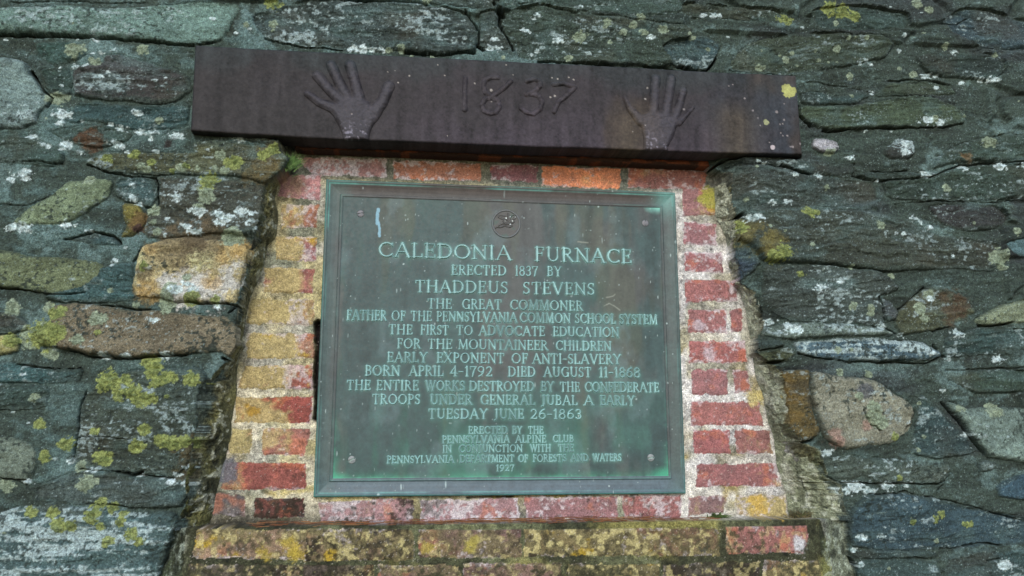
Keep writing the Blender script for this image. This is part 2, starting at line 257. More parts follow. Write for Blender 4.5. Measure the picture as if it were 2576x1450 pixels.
# lichen rosettes: sheet, kind (Y yellow green, P pale, W white crust), x,y,r ...
LICHEN = [
('00','P','560,385,65 1075,370,45 680,440,20 420,745,60 500,730,25 720,470,40 1045,860,16 1195,910,25 1660,1170,40 1060,1250,35 1370,1260,40 1490,1265,25 1620,1275,30 1690,1290,35 1550,1420,60 1110,1280,30 1855,185,28 670,1355,35 2050,170,40'),
('00','Y','1760,1220,65 1140,1215,35 1010,1160,45 800,1185,40 2060,10,60 1575,1360,75 1400,1245,30 1300,1290,26 1990,1170,50 2080,1130,60'),
('00','W','760,380,32 850,380,34 700,400,22 450,860,60 520,850,30 470,930,40 1040,850,34 1060,995,50 1110,1010,60 1160,1000,40 240,1035,34 340,1090,44 500,1100,44 890,1090,55 830,940,20 910,960,40 1165,1135,34 950,1140,20 170,1305,58 70,1355,25 1560,1125,18 600,1140,30 620,910,16 460,285,12 580,290,12 690,285,18 30,290,14 1320,1025,50 1800,1045,50 640,490,30 560,500,30 450,505,12 820,560,40 760,575,30 1170,610,20'),
('10','P','1550,40,55 1155,135,45 1500,120,40 1185,295,30 1750,345,75 1300,730,45 1260,780,45 1250,850,60 1015,850,25 220,1090,80 360,1210,50 75,870,60 600,1120,40 350,870,40 740,960,60 1420,650,30 1160,225,30 830,740,20'),
('10','W','1330,35,45 1245,205,32 1400,255,38 1245,320,22 1470,295,48 170,270,70 90,258,40 220,280,30 490,250,32 570,245,20 660,290,28 860,515,28 840,550,18 1640,855,34 410,1180,26 150,1370,28 780,1240,40 950,1240,36 1250,1230,44 950,410,26 1480,140,50 1650,180,50 1730,200,60 1820,150,60 1890,170,40 1660,240,40 1890,225,44 1340,740,50 1450,740,60 1420,700,40 1010,35,40 1290,115,26'),
('10','Y','1450,805,60 430,920,65 340,1060,110 450,1050,60 740,1060,20 1140,1290,70 1150,1360,70 820,1420,80 940,1410,50 1240,1410,70 1310,1400,40 1450,1420,60 1620,810,40 80,1120,50 1100,560,40'),
('20','Y','780,5,50 1180,-10,50 890,85,45 960,60,50 1010,60,60 1060,110,60 1150,105,40 1265,90,22 290,305,40 1095,345,45 705,360,30 500,455,60 330,550,45 1025,465,52 1215,425,50 1270,440,50 1330,455,40 1400,430,45 705,985,60 390,965,40 225,965,35 445,1070,55 530,1070,40 760,1075,35 910,1040,35 925,980,30 1000,1135,50 1060,1185,30 815,1190,40 750,900,40 850,925,45 1700,200,50 1690,300,40 760,560,60'),
('20','P','250,95,35 640,755,65 40,765,45 600,620,40'),
('20','W','1035,690,34 1210,705,28 1290,740,32 1400,755,34 690,645,40 1440,740,26 220,740,30 520,580,30 1390,630,30 1330,680,24 410,560,20 85,210,12 200,290,10'),
('01','W','100,372,44 170,372,46 230,378,40 290,380,36 1130,360,40 1180,370,44 1300,372,14 635,105,20 1640,295,44 1400,230,44 1860,405,30 1480,370,30 1440,400,24 2330,290,40 1480,120,40'),
('01','P','360,380,25 450,370,35 1220,435,20 2260,130,35 2010,170,40 2030,315,22 2200,190,30 2125,245,25 2280,255,35 2420,240,40 1985,208,20 530,425,15 690,425,18 1800,270,60 640,10,40 1720,430,30'),
('02','Y','775,150,60 1110,60,60 1200,90,70 1300,125,50'),
('02','P','1750,45,45 1845,90,38 590,495,28 625,495,16 785,445,28 835,395,22 740,418,14 1000,383,14 1025,455,17 1245,295,22 1295,292,14 1375,292,20 1165,375,30 865,490,15 1100,475,13 1160,472,12 1270,570,32 1755,550,30 1650,508,17 1985,350,28 1815,250,13 1280,725,17 1915,880,28 2140,875,18 2310,1070,60 1110,1150,40 1095,1405,28 2000,1415,35 190,365,20 550,1260,13 600,375,10 2360,410,30 80,280,30'),
('02','W','350,270,15 1850,565,40 1920,570,34 910,200,20 1660,275,26 1690,1090,50 1670,1150,44 840,1320,30 1850,1310,50 1480,1360,12 570,1215,24 620,1235,26 1280,1185,32 1380,455,44 1340,480,30 1870,905,50 1940,920,50 1550,70,12 1640,375,20 1400,980,24 1580,985,14 1030,1330,40 1440,690,24 2250,590,30 2350,600,40 2110,1260,60 2400,1250,50 2540,1270,50 2120,620,30 160,110,30 250,110,40'),
('12','Y','955,150,55 1010,155,30 740,460,80 680,490,60 900,620,36 450,240,60 230,90,40'),
('12','P','1495,245,35 500,42,20 2510,305,38 2400,490,80 2420,540,40 1580,635,32 1420,870,35 1420,918,28 970,400,20 655,262,12 1175,1190,28 1190,1360,32 1410,1370,34 1290,860,40 1870,770,40 1800,880,50 1830,960,40 1270,1190,20 1910,915,18'),
('12','W','1680,310,24 1620,310,16 1180,665,44 1060,720,50 1020,740,40 830,1040,60 800,1010,40 1750,200,44 1800,220,34 1870,260,30 2390,1260,60 2080,1060,54 700,70,40 800,75,40 560,180,60 1880,800,30 1640,1080,40 1260,990,30 1500,1010,40 2010,1250,30 700,970,40'),
('22','P','1795,140,15 1830,395,14 1780,495,16 1435,230,70 1490,290,60 1420,170,50 1310,95,30 1925,1190,25 1560,1390,15 2100,180,40 2350,200,60'),
('22','Y','1600,395,36 1630,710,25 1725,1030,30 1910,1020,34 1960,985,34 2150,1060,30 2200,1055,24 1080,1350,60'),
('22','W','2255,385,20 1100,520,40 1300,770,60 1420,800,60 1250,800,50 1560,770,50 1700,760,40 1500,1150,40 1340,1150,50 1520,1080,16 1290,1250,30 1350,1370,40 2440,1370,60 1970,40,24 2160,370,40'),
]
POLY_OUT = '700,380 727,393 715,412 700,430 660,465 654,534 643,580 632,612 628,640 614,697 600,760 598,784 594,817 594,867 573,904 540,935 520,964 507,987 500,1067 474,1154 467,1200 474,1250 450,1300 414,1400 380,1500 2175,1500 2161,1451 2141,1400 2135,1350 2131,1287 2118,1220 2085,1200 2068,1134 2018,1114 1985,1067 1978,967 1971,934 1955,914 1920,884 1922,854 1944,810 1922,767 1912,727 1880,704 1862,630 1868,560 1856,504 1846,430 1800,408 1780,300 700,300'
POLY_IN = '745,300 742,395 705,440 690,500 697,540 690,600 668,620 655,690 625,750 615,800 606,860 595,920 590,1000 570,1130 550,1200 530,1300 515,1328 515,1420 2000,1420 1988,1320 1981,1244 1958,1174 1948,1107 1918,984 1904,950 1891,867 1878,784 1834,640 1828,600 1804,544 1800,484 1795,430 1792,300'
# bricks: sheet, plane (B recessed, S sill), colour, white bloom, ochre, dark soot, outline, course
BRICKS = [
('01','H',(158,104,98),1.0,.1,.05,'-330,1195 330,1200 332,1335 -200,1312'),('01','H',(176,98,54),.6,.2,.15,'390,1215 1040,1240 1045,1365 400,1352'),('01','H',(118,48,54),.5,0,.1,'1125,1252 1480,1252 1480,1370 1130,1352'),('01','H',(232,124,56),.3,.1,.0,'1512,1257 2100,1277 2095,1425 1522,1397'),('01','H',(140,66,46),.3,.1,.3,'2160,1267 2750,1292 2740,1420 2162,1420'),
('10','L',(168,110,110),.85,.1,.1,'2140,-125 2420,-130 2420,55 2100,25'),('10','L',(160,96,62),.45,.6,.1,'2130,97 2400,102 2395,265 2130,270'),('10','L',(156,92,88),.5,.75,.1,'2072,332 2390,342 2380,520 2082,510'),('10','L',(150,82,72),.5,.75,.2,'2000,572 2370,592 2360,770 1992,750'),('10','L',(166,120,78),.5,1,.1,'1890,802 2370,822 2360,1000 1872,990'),('10','L',(164,112,84),.5,.9,.15,'1870,1062 2370,1072 2360,1250 1862,1250'),('10','L',(160,80,60),.45,.75,.1,'1850,1312 2350,1302 2350,1480 1800,1478'),
('20','L',(148,60,46),.3,.6,.1,'1780,102 2350,92 2340,285 1782,280'),('20','L',(140,124,84),.3,.7,.2,'1760,342 1900,342 1890,520 1702,520'),('20','L',(154,92,76),.5,.5,.2,'1990,337 2330,342 2300,530 1982,525'),('20','L',(146,68,54),.3,.3,.25,'1700,592 2310,592 2310,790 1682,780'),('20','L',(86,82,80),.2,.2,.6,'1600,822 1840,832 1840,1000 1582,980'),('20','L',(110,52,36),.15,.3,.85,'1930,862 2290,857 2290,1000 1922,1010'),
('21','F',(144,100,100),.7,.1,.55,'-180,882 540,872 540,1040 -150,1030'),('21','F',(150,104,106),.95,.05,.3,'600,882 1330,862 1330,1030 592,1040'),('21','F',(138,82,82),.45,.05,.35,'1385,852 2080,842 2080,1010 1392,1030'),('21','F',(140,64,56),.4,.1,.3,'2110,832 2560,832 2560,1010 2132,1010'),
('12','R',(140,72,70),.4,.3,.1,'5,-25 230,-20 240,175 2,175'),('12','R',(146,74,78),.55,.05,.05,'5,232 250,237 265,400 5,395'),('12','R',(146,64,64),.5,0,.15,'15,452 300,452 300,610 20,600'),('12','R',(154,66,58),.45,.05,.05,'20,672 395,672 410,825 25,825'),('12','R',(150,68,62),.6,.05,.1,'40,892 320,892 325,1055 45,1055'),('12','R',(146,60,52),.3,.1,.2,'360,897 440,892 450,1050 370,1045'),('12','R',(166,62,50),.35,.05,.02,'50,1122 470,1132 490,1275 50,1285'),('12','R',(150,72,70),.5,.05,.1,'80,1342 340,1342 345,1525 80,1520'),('12','R',(144,60,48),.25,.1,.15,'390,1347 490,1352 520,1520 400,1515'),
('22','R',(158,68,56),.2,.1,.05,'60,132 560,142 600,310 65,310'),('22','R',(158,56,50),.3,.1,.05,'80,347 345,347 350,520 85,525'),('22','R',(140,62,46),.2,.55,.15,'405,347 650,352 680,520 410,525'),('22','R',(148,60,54),.45,.4,.1,'100,612 700,602 730,760 100,770'),('22','R',(120,72,66),.3,.6,.2,'40,852 340,837 310,960 50,990'),('22','R',(156,112,76),.3,.95,.1,'405,837 760,842 790,1000 410,990'),
('20','S',(150,118,88),.4,.65,.25,'1490,1097 2300,1102 2300,1320 1452,1310'),('21','S',(120,96,66),.1,.75,.6,'-270,1102 540,1097 540,1330 -280,1330'),('21','S',(112,80,74),.15,.5,.35,'590,1092 1350,1092 1360,1310 590,1310'),('21','S',(120,94,66),.15,.85,.45,'1385,1092 2130,1092 2130,1290 1382,1300'),('22','S',(128,84,62),.15,.75,.25,'-430,1087 290,1092 290,1290 -440,1290'),('22','S',(150,90,80),.3,.3,.05,'340,1072 940,1072 950,1180 920,1275 350,1270'),
('20','S',(72,66,50),.05,.4,.8,'1420,1372 2270,1372 2270,1600 1400,1600'),('21','S',(80,70,54),.05,.4,.8,'-280,1372 240,1372 240,1600 -280,1600'),('21','S',(108,82,68),.1,.45,.4,'272,1372 895,1372 900,1600 272,1600'),('21','S',(118,88,74),.15,.5,.3,'922,1362 1650,1357 1660,1600 922,1600'),('21','S',(112,92,56),.1,.95,.4,'1712,1362 2400,1362 2410,1600 1712,1600'),('22','S',(76,72,52),.1,.45,.85,'-140,1375 590,1345 580,1600 -140,1600'),('22','S',(140,96,62),.3,.9,.05,'620,1335 1070,1332 1100,1600 620,1600'),
]
SILL = '492,1330 780,1330 1100,1334 1500,1333 2040,1324 2062,1400 2090,1600 425,1600 468,1430'

# ---------------------------------------------------------------- wall field: depth and colour on one fine lattice
G = STEP
XS = np.arange(-1.75, 1.85, G); ZS = np.arange(-1.08, 0.98, G)
X, Z = np.meshgrid(XS, ZS); SH = X.shape
def sub(x0, x1, z0, z1, m):
    j0, j1 = np.searchsorted(XS, [x0-m, x1+m]); i0, i1 = np.searchsorted(ZS, [z0-m, z1+m])
    return slice(i0, i1), slice(j0, j1)
def box(P, m): return sub(P[:, 0].min(), P[:, 0].max(), P[:, 1].min(), P[:, 1].max(), m)
def rubble(X, Z, seed):             # unsurveyed rubble beyond the surveyed part: jittered cells
    U, Vv = X/0.24 + 0.35*fbm(X, Z, 5, 9, 3, seed), Z/0.085 + 0.35*fbm(X, Z, 5, 9, 3, seed+9)
    iu, iv = np.floor(U), np.floor(Vv); f1 = np.full(X.shape, 9.); f2 = np.full(X.shape, 9.); idn = np.zeros(X.shape)
    for a in (-1, 0, 1):
        for b in (-1, 0, 1):
            cu, cv = iu+a, iv+b
            k = (cu.astype(np.int64)*73 + cv.astype(np.int64)*151) & 511; l = (cv.astype(np.int64)*37 - cu.astype(np.int64)*19) & 511
            d = np.hypot(cu+0.2+0.6*TAB[k, l]-U, cv+0.2+0.6*TAB[l, k]-Vv)
            c = d < f1; f2 = np.where(c, f1, np.minimum(f2, d)); idn = np.where(c, TAB[(k+7) & 511, (l+3) & 511], idn); f1 = np.where(c, d, f1)
    return ss(0.03, 0.2, f2-f1), idn
# warped coordinates for natural outlines
wx = 0.0045*fbm(X, Z, 28, 28, 4, 1) + 0.0012*fbm(X, Z, 160, 160, 2, 2); wz = 0.004*fbm(X, Z, 28, 34, 4, 31) + 0.0012*fbm(X, Z, 160, 160, 2, 32)
Xw, Zw = X+wx, Z+wz
lo = fbm(X, Z, 3, 3.6, 4, 4); md = fbm(X, Z, 13, 17, 5, 6); hi = fbm(X, Z, 60, 75, 4, 8); vh = fbm(X, Z, 190, 210, 3, 10)
lam = fbm(X+0.02*md, Z+0.03*lo-0.04*X+0.01*md, 9, 95, 5, 12)        # slaty lamination
spk = fbm(X, Z, 130, 130, 3, 14)
# mortar
Y = YS + 0.006 - 0.007*lo - 0.0045*md - 0.0022*hi - 0.0009*vh - 0.0012*spk
bl = ss(-0.25, 0.45, -X*0.35 + 0.5*lo + 0.3*md)                       # bluish crust is commoner on the left
C = np.zeros(SH+(3,)) + lin((66, 76, 68))
C = mixc(C, lin((96, 116, 112)), bl*ss(-0.25, 0.4, md+0.6*hi)*0.8)
C = mixc(C, lin((52, 58, 50)), ss(0.0, 0.5, fbm(X, Z, 8, 14, 5, 40))*0.75)
C = mixc(C, lin((120, 140, 136)), ss(0.12, 0.5, fbm(X, Z, 11, 16, 5, 41)+0.35*hi+0.2*vh)*0.5)
rt = ss(-0.1, 0.5, X)
Y -= rt*(0.0022*lam + 0.0012*np.floor(2.5*fbm(X, Z-0.05*X, 8, 22, 4, 46)+.5))
C = C*(1+rt*0.45*lam)[..., None]
C = mixc(C, lin((58, 60, 62)), rt*ss(0.1, 0.5, fbm(X, Z, 5, 10, 4, 47))*0.6)
MC = C.copy(); SALT = np.random.default_rng(21).random(SH).astype(np.float32)
OWN = np.zeros(SH, np.int32)
SD = np.full(SH, -1.0)
# beyond the frame
ru, rid = rubble(X, Z, 60)
u0, z0_ = at([-40, 2616, -40, 2616], [-40, -40, 1490, 1490], YS)
outside = ~((X > min(u0[0], u0[2])) & (X < min(u0[1], u0[3])) & (Z < z0_[:2].min()) & (Z > z0_[2:].max()))
om = outside.astype(float)
Y -= om*0.012*ru
C = C*(1 + (om*(0.9*rid-0.35)*ru)[..., None])
rngs = np.random.default_rng(5)
STONE_NAMES = []
for n, (t, c, h, fr, sp, s, lab) in enumerate(STONES, 1):
    P = chaikin(tw(t, s, YS), 1); b = box(P, 0.02)
    if X[b].size == 0: continue
    d = psdf(P, Xw[b], Zw[b]); own = d > np.maximum(SD[b], 0)
    SD[b] = np.maximum(SD[b], d)
    x, z = X[b], Z[b]; cx, cz = P.mean(0); w = np.ptp(P[:, 0]); hh = np.ptp(P[:, 1])
    slaty = 1.0 if max(c) < 95 else 0.35
    ed = min(0.022, 0.38*min(w, hh))*(0.40 if slaty > .9 else 0.75)
    if slaty > .9: h = h*0.45; fr = fr*0.72
    rise = np.sqrt(np.clip(1-(1-np.clip(d/ed, 0, 1))**2, 0, 1))
    gx, gz = rngs.normal(0, 0.035), rngs.normal(0, 0.07)
    o = int(rngs.integers(0, 400)); ang = rngs.normal(0.05, 0.06)
    lm = fbm(x+0.015*md[b], z - ang*x + 0.012*md[b], 7, 80, 5, o)
    big = fbm(x, z, 9, 15, 4, o+3); ter = np.floor(3.2*(big+0.35*lm)+0.5)
    hs = h/1000.*rise*(0.75+0.55*big) + rise*((x-cx)*gx + (z-cz)*gz)*0.9 + slaty*(0.0022*lm + 0.0022*ter)*rise + (1-slaty)*0.0035*rise*fbm(x, z, 26, 26, 4, o+7)
    Y[b] = np.where(own, YS + 0.004 - 0.004*lo[b] - hs - 0.0021*hi[b] - 0.0009*vh[b] - 0.0012*spk[b], Y[b])
    base = lin(sat(c, 1.3))*(rngs.uniform(.8, 1.2) if slaty > .9 else 1.0); f2 = fbm(x, z, 14, 18, 5, o+11); f3 = fbm(x+0.01*f2, z, 34, 60, 4, o+17)
    K = base*(1 + 0.34*f2 + 0.30*f3)[..., None]
    if slaty > 0.9:
        K = K*(1+0.35*lm)[..., None]
        fi = fbm(x+0.01*md[b], z-ang*x+0.006*md[b]-0.003*hi[b], 4, 62, 4, o+61); fl = ss(0.06, 0.0, np.abs(fi))*ss(-0.15, 0.3, f2+0.4*hi[b])
        K = K*(1-0.55*fl)[..., None]; Y[b] += np.where(own, 0.0016*fl*rise, 0); K = mixc(K, lin((124, 138, 134)), ss(0.10, 0.03, np.abs(fi-0.22))*ss(0.1, 0.4, fbm(x, z, 18, 40, 4, o+67)+0.4*spk[b])*0.6)
        K = mixc(K, lin((84, 76, 62)), ss(0.1, 0.5, fbm(x, z, 6, 9, 4, o+23))*0.4)
        K = mixc(K, lin((92, 112, 108)), ss(0.15, 0.5, fbm(x, z, 12, 26, 5, o+29))*0.4)
    else:
        K = mixc(K, base*0.62, ss(0.0, 0.45, fbm(x, z, 10, 14, 5, o+31))*0.5)
        K = mixc(K, np.minimum(base*1.35, 0.6), ss(0.1, 0.5, fbm(x, z, 16, 16, 5, o+37))*0.5)
    if slaty > .9:
        K = K*0.78 + 0.22*MC[b]; K = mixc(K, MC[b], ss(0.008, 0.0, d+0.012*md[b])*0.7)
    # white frosting, broken up by streaks, then dark pinhead lichen
    fz = fbm(x, z - ang*x, 11, 24, 5, o+41)*0.8 + 0.55*fbm(x, z - ang*x, 60, 170, 4, o+43) + 0.4*spk[b] + 0.3*vh[b]
    if fr > .6: fz = 0.45*fbm(x, z, 8, 22, 4, o+41) + 0.75*fbm(x+0.02*md[b], z-ang*x, 14, 120, 5, o+43) + 0.3*spk[b] + 0.25*vh[b]
    K = mixc(K, lin((172, 184, 182))*(1+0.25*vh[b])[..., None], ss(0.50-fr*0.75, 0.72-fr*0.75, fz)*min(1, 0.45+fr*0.6))
    if sp > 0.15:
        dk = 0.75*fbm(x, z, 170, 190, 2, o+47) + 0.35*fbm(x, z, 80, 80, 2, o+49) + 0.45*fbm(x, z, 13, 17, 3, o+53)
        K = mixc(K, lin((48, 56, 50)), ss(0.62-sp*0.42, 0.72-sp*0.40, dk)*0.85)
    # algae creep in from the joint
    K = mixc(K, lin((60, 70, 60)), (1-ss(0.001, 0.008, d+0.006*hi[b]))*(0.2 if slaty > .9 else 0.5))
    mk = own
    if own.any():                    # one piece per stone
        seed = np.zeros_like(own); seed.ravel()[np.argmax(np.where(own, d, -1))] = True
        while True:
            g_ = seed.copy(); g_[1:] |= seed[:-1]; g_[:-1] |= seed[1:]; g_[:, 1:] |= seed[:, :-1]; g_[:, :-1] |= seed[:, 1:]; g_ &= own
            if g_.sum() == seed.sum(): break
            seed = g_
        mk = seed
    C[b] = np.where(own[..., None], K, C[b]); OWN[b] = np.where(mk, n, OWN[b])
C = mixc(C, lin((168, 182, 178)), (SALT < 0.012+0.03*ss(0, .5, md))*0.55); C = mixc(C, lin((34, 40, 36)), (SALT > 0.96)*0.35)
# a shallow, broken groove follows every joint
Y += 0.0034*np.exp(-(SD/0.0022)**2)*ss(-0.1, 0.35, md+0.5*hi)*(OWN >= 0)
# quartz block colours, brown patches with a shape of their own
def blot(t, spots, col, amt, d=YS, squash=1.0, only=None):
    for w in spots.split():
        u, v, r = (float(q) for q in w.split(','))
        p = tw(t, [(u, v)], d)[0]; R = r*0.00029*1.0
        b = sub(p[0]-R*1.6, p[0]+R*1.6, p[1]-R*1.6, p[1]+R*1.6, 0.004)
        if X[b].size == 0: continue
        q = np.hypot(X[b]-p[0], (Z[b]-p[1])*squash)/R + 0.55*md[b] + 0.75*hi[b] + 0.35*vh[b] + 0.2*(SALT[b]-.5)
        m = ss(1.15, 0.55, q)*amt if amt < 1 else ss(1.02, 0.88, q)
        if only is not None: m = m*(OWN[b] == only)
        C[b] = mixc(C[b], np.asarray(col), m)
blot('10', '1780,450,110 1820,430,70 1700,500,70 1150,430,60 1120,740,90 1060,730,60 1560,680,90 1620,720,60', lin((184, 146, 88)), .5)
blot('10', '1480,740,150 1600,760,120 1740,640,90 1790,560,60 1400,780,90 1250,660,60 1700,700,70 1780,700,60', lin((205, 196, 188)), .85)
blot('10', '1620,690,60 1560,690,44', lin((190, 152, 92)), .55)
blot('10', '1350,380,170 1550,370,160 1480,400,60 1100,600,80', lin((104, 88, 66)), .7)
blot('10', '1030,240,55 1050,180,45', lin((112, 88, 54)), .8); blot('10', '1040,275,30', lin((70, 50, 46)), .9)
blot('00', '680,1040,90 640,1035,60', lin((86, 62, 44)), .85); blot('00', '1260,1075,40', lin((48, 38, 34)), .9)
blot('00', '2050,1150,130 2000,1250,120 1900,1330,70', lin((104, 88, 56)), .6)
blot('12', '2040,880,130 2120,850,90', lin((84, 66, 50)), .7); blot('12', '700,420,120 620,400,80 480,260,110', lin((118, 106, 62)), .65)
blot('22', '830,100,70 850,260,70 800,-40,70', lin((112, 88, 46)), .7); blot('22', '900,20,60 960,150,60', lin((70, 62, 46)), .7)
blot('22', '1390,310,40 1130,380,60 1180,430,40', lin((168, 132, 118)), .7); blot('22', '1360,60,50', lin((92, 92, 98)), .7)
blot('02', '2130,1180,60', lin((132, 104, 74)), .7)
blot('20', '1500,560,160 1450,500,100', lin((84, 72, 48)), .7)
LC = {'Y': (lin((146, 150, 88)), lin((106, 114, 64))), 'P': (lin((150, 158, 134)), lin((120, 128, 104))), 'W': (lin((214, 222, 220)), lin((160, 174, 170)))}
def lichen(kind, p, R):
    global Y
    b = sub(p[0]-R*1.7, p[0]+R*1.7, p[1]-R*1.7, p[1]+R*1.7, 0.002)
    if X[b].size == 0: return
    jag = 0.9 if kind == 'W' else 0.5
    sq = 1.6 if kind == 'W' else 1.1
    q = np.hypot(X[b]-p[0], (Z[b]-p[1])*sq)/R + jag*0.85*hi[b] + jag*0.9*vh[b] + 0.4*jag*md[b]
    if kind == 'W': q = q*0.92 + 0.5*spk[b] + 0.22*(SALT[b]-0.5)
    m = ss(1.05, 0.90, q)
    a, e = LC[kind]
    col = a + (e-a)*np.clip(0.5+1.2*vh[b]+0.6*hi[b], 0, 1)[..., None]
    col = col*(1+0.14*ss(0.5, 0.95, q))[..., None]
    C[b] = mixc(C[b], col, m*(0.92 if kind != 'W' else ss(1.1, 0.6, q)*0.95)); Y[b] -= 0.0016*m*(1+1.3*vh[b]+0.6*spk[b])
for t, k, s in LICHEN:
    for w in s.split():
        u, v, r = (float(q) for q in w.split(','))
        lichen(k, tw(t, [(u, v)], YS)[0], r*(0.00025 if k == 'W' else 0.00028))
# crumbs of lichen too small to survey
rg = np.random.default_rng(3)
for _ in range(170):
    p = (rg.uniform(-1.5, 1.6), rg.uniform(-0.85, 0.85)); lichen('W' if rg.random() < .6 else 'P', p, rg.gamma(2.0, 0.0017)+0.0012)
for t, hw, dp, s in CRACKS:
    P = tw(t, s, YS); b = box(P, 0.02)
    if X[b].size == 0: continue
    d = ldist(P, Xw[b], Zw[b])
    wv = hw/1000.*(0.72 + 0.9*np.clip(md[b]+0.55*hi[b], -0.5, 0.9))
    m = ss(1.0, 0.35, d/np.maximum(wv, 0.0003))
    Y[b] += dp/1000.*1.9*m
    C[b] = mixc(C[b], lin((38, 40, 36)), m*0.5)  # crevice shade also painted into the colour, on top of the carved depth

# ---------------------------------------------------------------- the niche and its brickwork, in the same lattice
PO = tw('V', pts(POLY_OUT), YS); PI_ = tw('V', pts(POLY_IN), YB)
bn = box(np.concatenate([PO, PI_]), 0.03)
x, z = X[bn], Z[bn]; xw, zw = Xw[bn], Zw[bn]
do = psdf(PO, xw, zw); Y[bn] += 0.030*ss(-0.05, 0.0, do)*(do < 0.002)*ss(0.1, 0.4, x)*ss(-0.25, -0.1, z); di = psdf(PI_, x+0.5*wx[bn], z+0.5*wz[bn])
SP = tw('V', pts(SILL), YS); dsl = psdf(SP, x+0.3*wx[bn], z+0.3*wz[bn])
ledge = SP[:, 1].max()
inn = do > 0
tt = np.clip(-di, 0, None)/(np.clip(-di, 0, None)+np.clip(do, 0, None)+1e-6)
ramp = tt**2.0; rampc = 1-(1-tt)**1.6
yb = YB + 0.0012*md[bn] - 0.0012*hi[bn] - 0.0005*vh[bn]
yn = yb + (Y[bn]-0.002-yb)*ramp
xs_ = x + np.where(x < 0.05, 1.0, -1.0)*yn; mdn = fbm(xs_, z, 13, 17, 5, 206); hin = fbm(xs_, z, 55, 62, 4, 208); vhn = fbm(xs_, z, 150, 170, 3, 210); f4n = fbm(xs_, z, 330, 350, 2, 212)
yn = yn + (0.020*mdn + 0.016*hin + 0.010*vhn)*np.sqrt(ramp*(1-ramp))*1.5
low = z < ledge
ysill = YS + 0.006 - 0.002*md[bn] - 0.001*hi[bn] - 0.0005*vh[bn]
yn = np.where(low, np.minimum(yn*0 + YS + 0.010 - 0.004*md[bn] - 0.0015*hi[bn] - 0.0006*vh[bn] + 0.006*ss(0, -0.05, dsl), ysill + 0.02), yn)
yn = np.where(dsl > 0, ysill, yn)
Y[bn] = np.where(inn, yn, Y[bn])
# mortar colours: pale smear on the right reveal, olive on the left, yellow bloom near the bricks
cm = np.zeros(x.shape+(3,)) + lin((118, 120, 102))
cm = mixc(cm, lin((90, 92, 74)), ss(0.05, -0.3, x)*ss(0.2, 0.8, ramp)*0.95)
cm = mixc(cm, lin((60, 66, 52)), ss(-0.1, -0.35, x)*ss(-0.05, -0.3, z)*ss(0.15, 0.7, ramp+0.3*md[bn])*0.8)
cm = mixc(cm, lin((160, 156, 140)), ss(0.3, 0.0, ramp)*ss(0.2, 0.5, x)*0.7)
cm = mixc(cm, lin((84, 92, 66)), ss(-0.15, 0.35, md[bn]+0.5*hi[bn])*ss(0.3, 0.9, ramp)*0.7)
cm = mixc(cm, lin((100, 98, 50)), ss(-0.05, 0.35, fbm(x, z, 7, 9, 4, 71))*ss(0.1, -0.4, z)*ss(0.2, 0.6, ramp)*0.7)
cm = mixc(cm, lin((150, 132, 70)), ss(0.0, 0.4, fbm(x, z, 9, 12, 4, 73))*(1-ss(0.0, 0.4, ramp))*ss(0.25, -0.3, z)*0.75)
cm = mixc(cm, lin((200, 198, 196)), ss(-0.35, 0.1, fbm(x, z, 16, 16, 4, 78))*ss(0.33, 0.40, x)*(1-ss(0.1, 0.4, ramp))*0.85)
cm = mixc(cm, lin((176, 172, 160)), ss(-0.1, 0.3, fbm(x, z, 18, 18, 4, 75))*(1-ss(0.0, 0.25, ramp))*0.6)
cm = mixc(cm, lin((176, 164, 118)), (x < 0)*(1-ss(0.0, 0.6, ramp))*ss(-0.4, 0.15, fbm(x, z, 12, 14, 4, 77))*0.65)
cm = mixc(cm, lin((186, 180, 160)), ss(-0.33, -0.37, x)*ss(-0.06, -0.12, z)*(1-ss(0.0, 0.2, ramp))*ss(-0.3, 0.2, md[bn]+0.5*hi[bn])*0.8)
hz = tw('V', [(1200, 462)], YB)[0, 1]; cm = mixc(cm, lin((92, 96, 88)), ss(hz-0.012, hz+0.004, z)*0.85)
# soot, algae at the ledge foot
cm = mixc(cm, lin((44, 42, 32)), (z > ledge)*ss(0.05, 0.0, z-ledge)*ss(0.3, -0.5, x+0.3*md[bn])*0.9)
cs_ = np.zeros_like(cm) + lin((92, 96, 70)); cs_ = mixc(cs_, lin((46, 48, 34)), ss(-0.3, 0.2, fbm(x, z, 8, 10, 5, 79)-0.35*x)*0.9)
cs_ = mixc(cs_, lin((150, 144, 84)), ss(0.1, 0.5, fbm(x, z, 10, 10, 5, 81)+0.4*x)*0.6)
cm = np.where(low[..., None] & (dsl > -0.03)[..., None], cs_, cm)
cm = mixc(cm, lin((150, 154, 140)), ss(0.12, 0.35, hin+0.5*vhn+0.4*mdn)*ss(0.05, 0.3, ramp)*0.6); cm = mixc(cm, lin((40, 44, 36)), ss(0.10, 0.35, fbm(xs_, z, 30, 46, 5, 214)+0.3*vhn)*ss(0.1, 0.35, ramp)*0.75)
cm = cm*np.clip(1+0.5*hin+0.45*vhn+0.4*mdn+0.3*f4n, .2, 2)[..., None]
C[bn] = np.where(inn[..., None], cm, C[bn])
BK = np.full(SH, 0, np.int32)        # brick courses: which one
RB = -100
inn_full = np.zeros(SH, bool); inn_full[bn] = inn
reg = np.where(inn, np.where(low & (dsl > 0), -2, np.where(low, 0, np.where(ramp < 0.10, -1, 0))), OWN[bn])
OWN[bn] = reg
COURSE = {'H': -11, 'L': -12, 'R': -13, 'F': -14, 'S': -15}
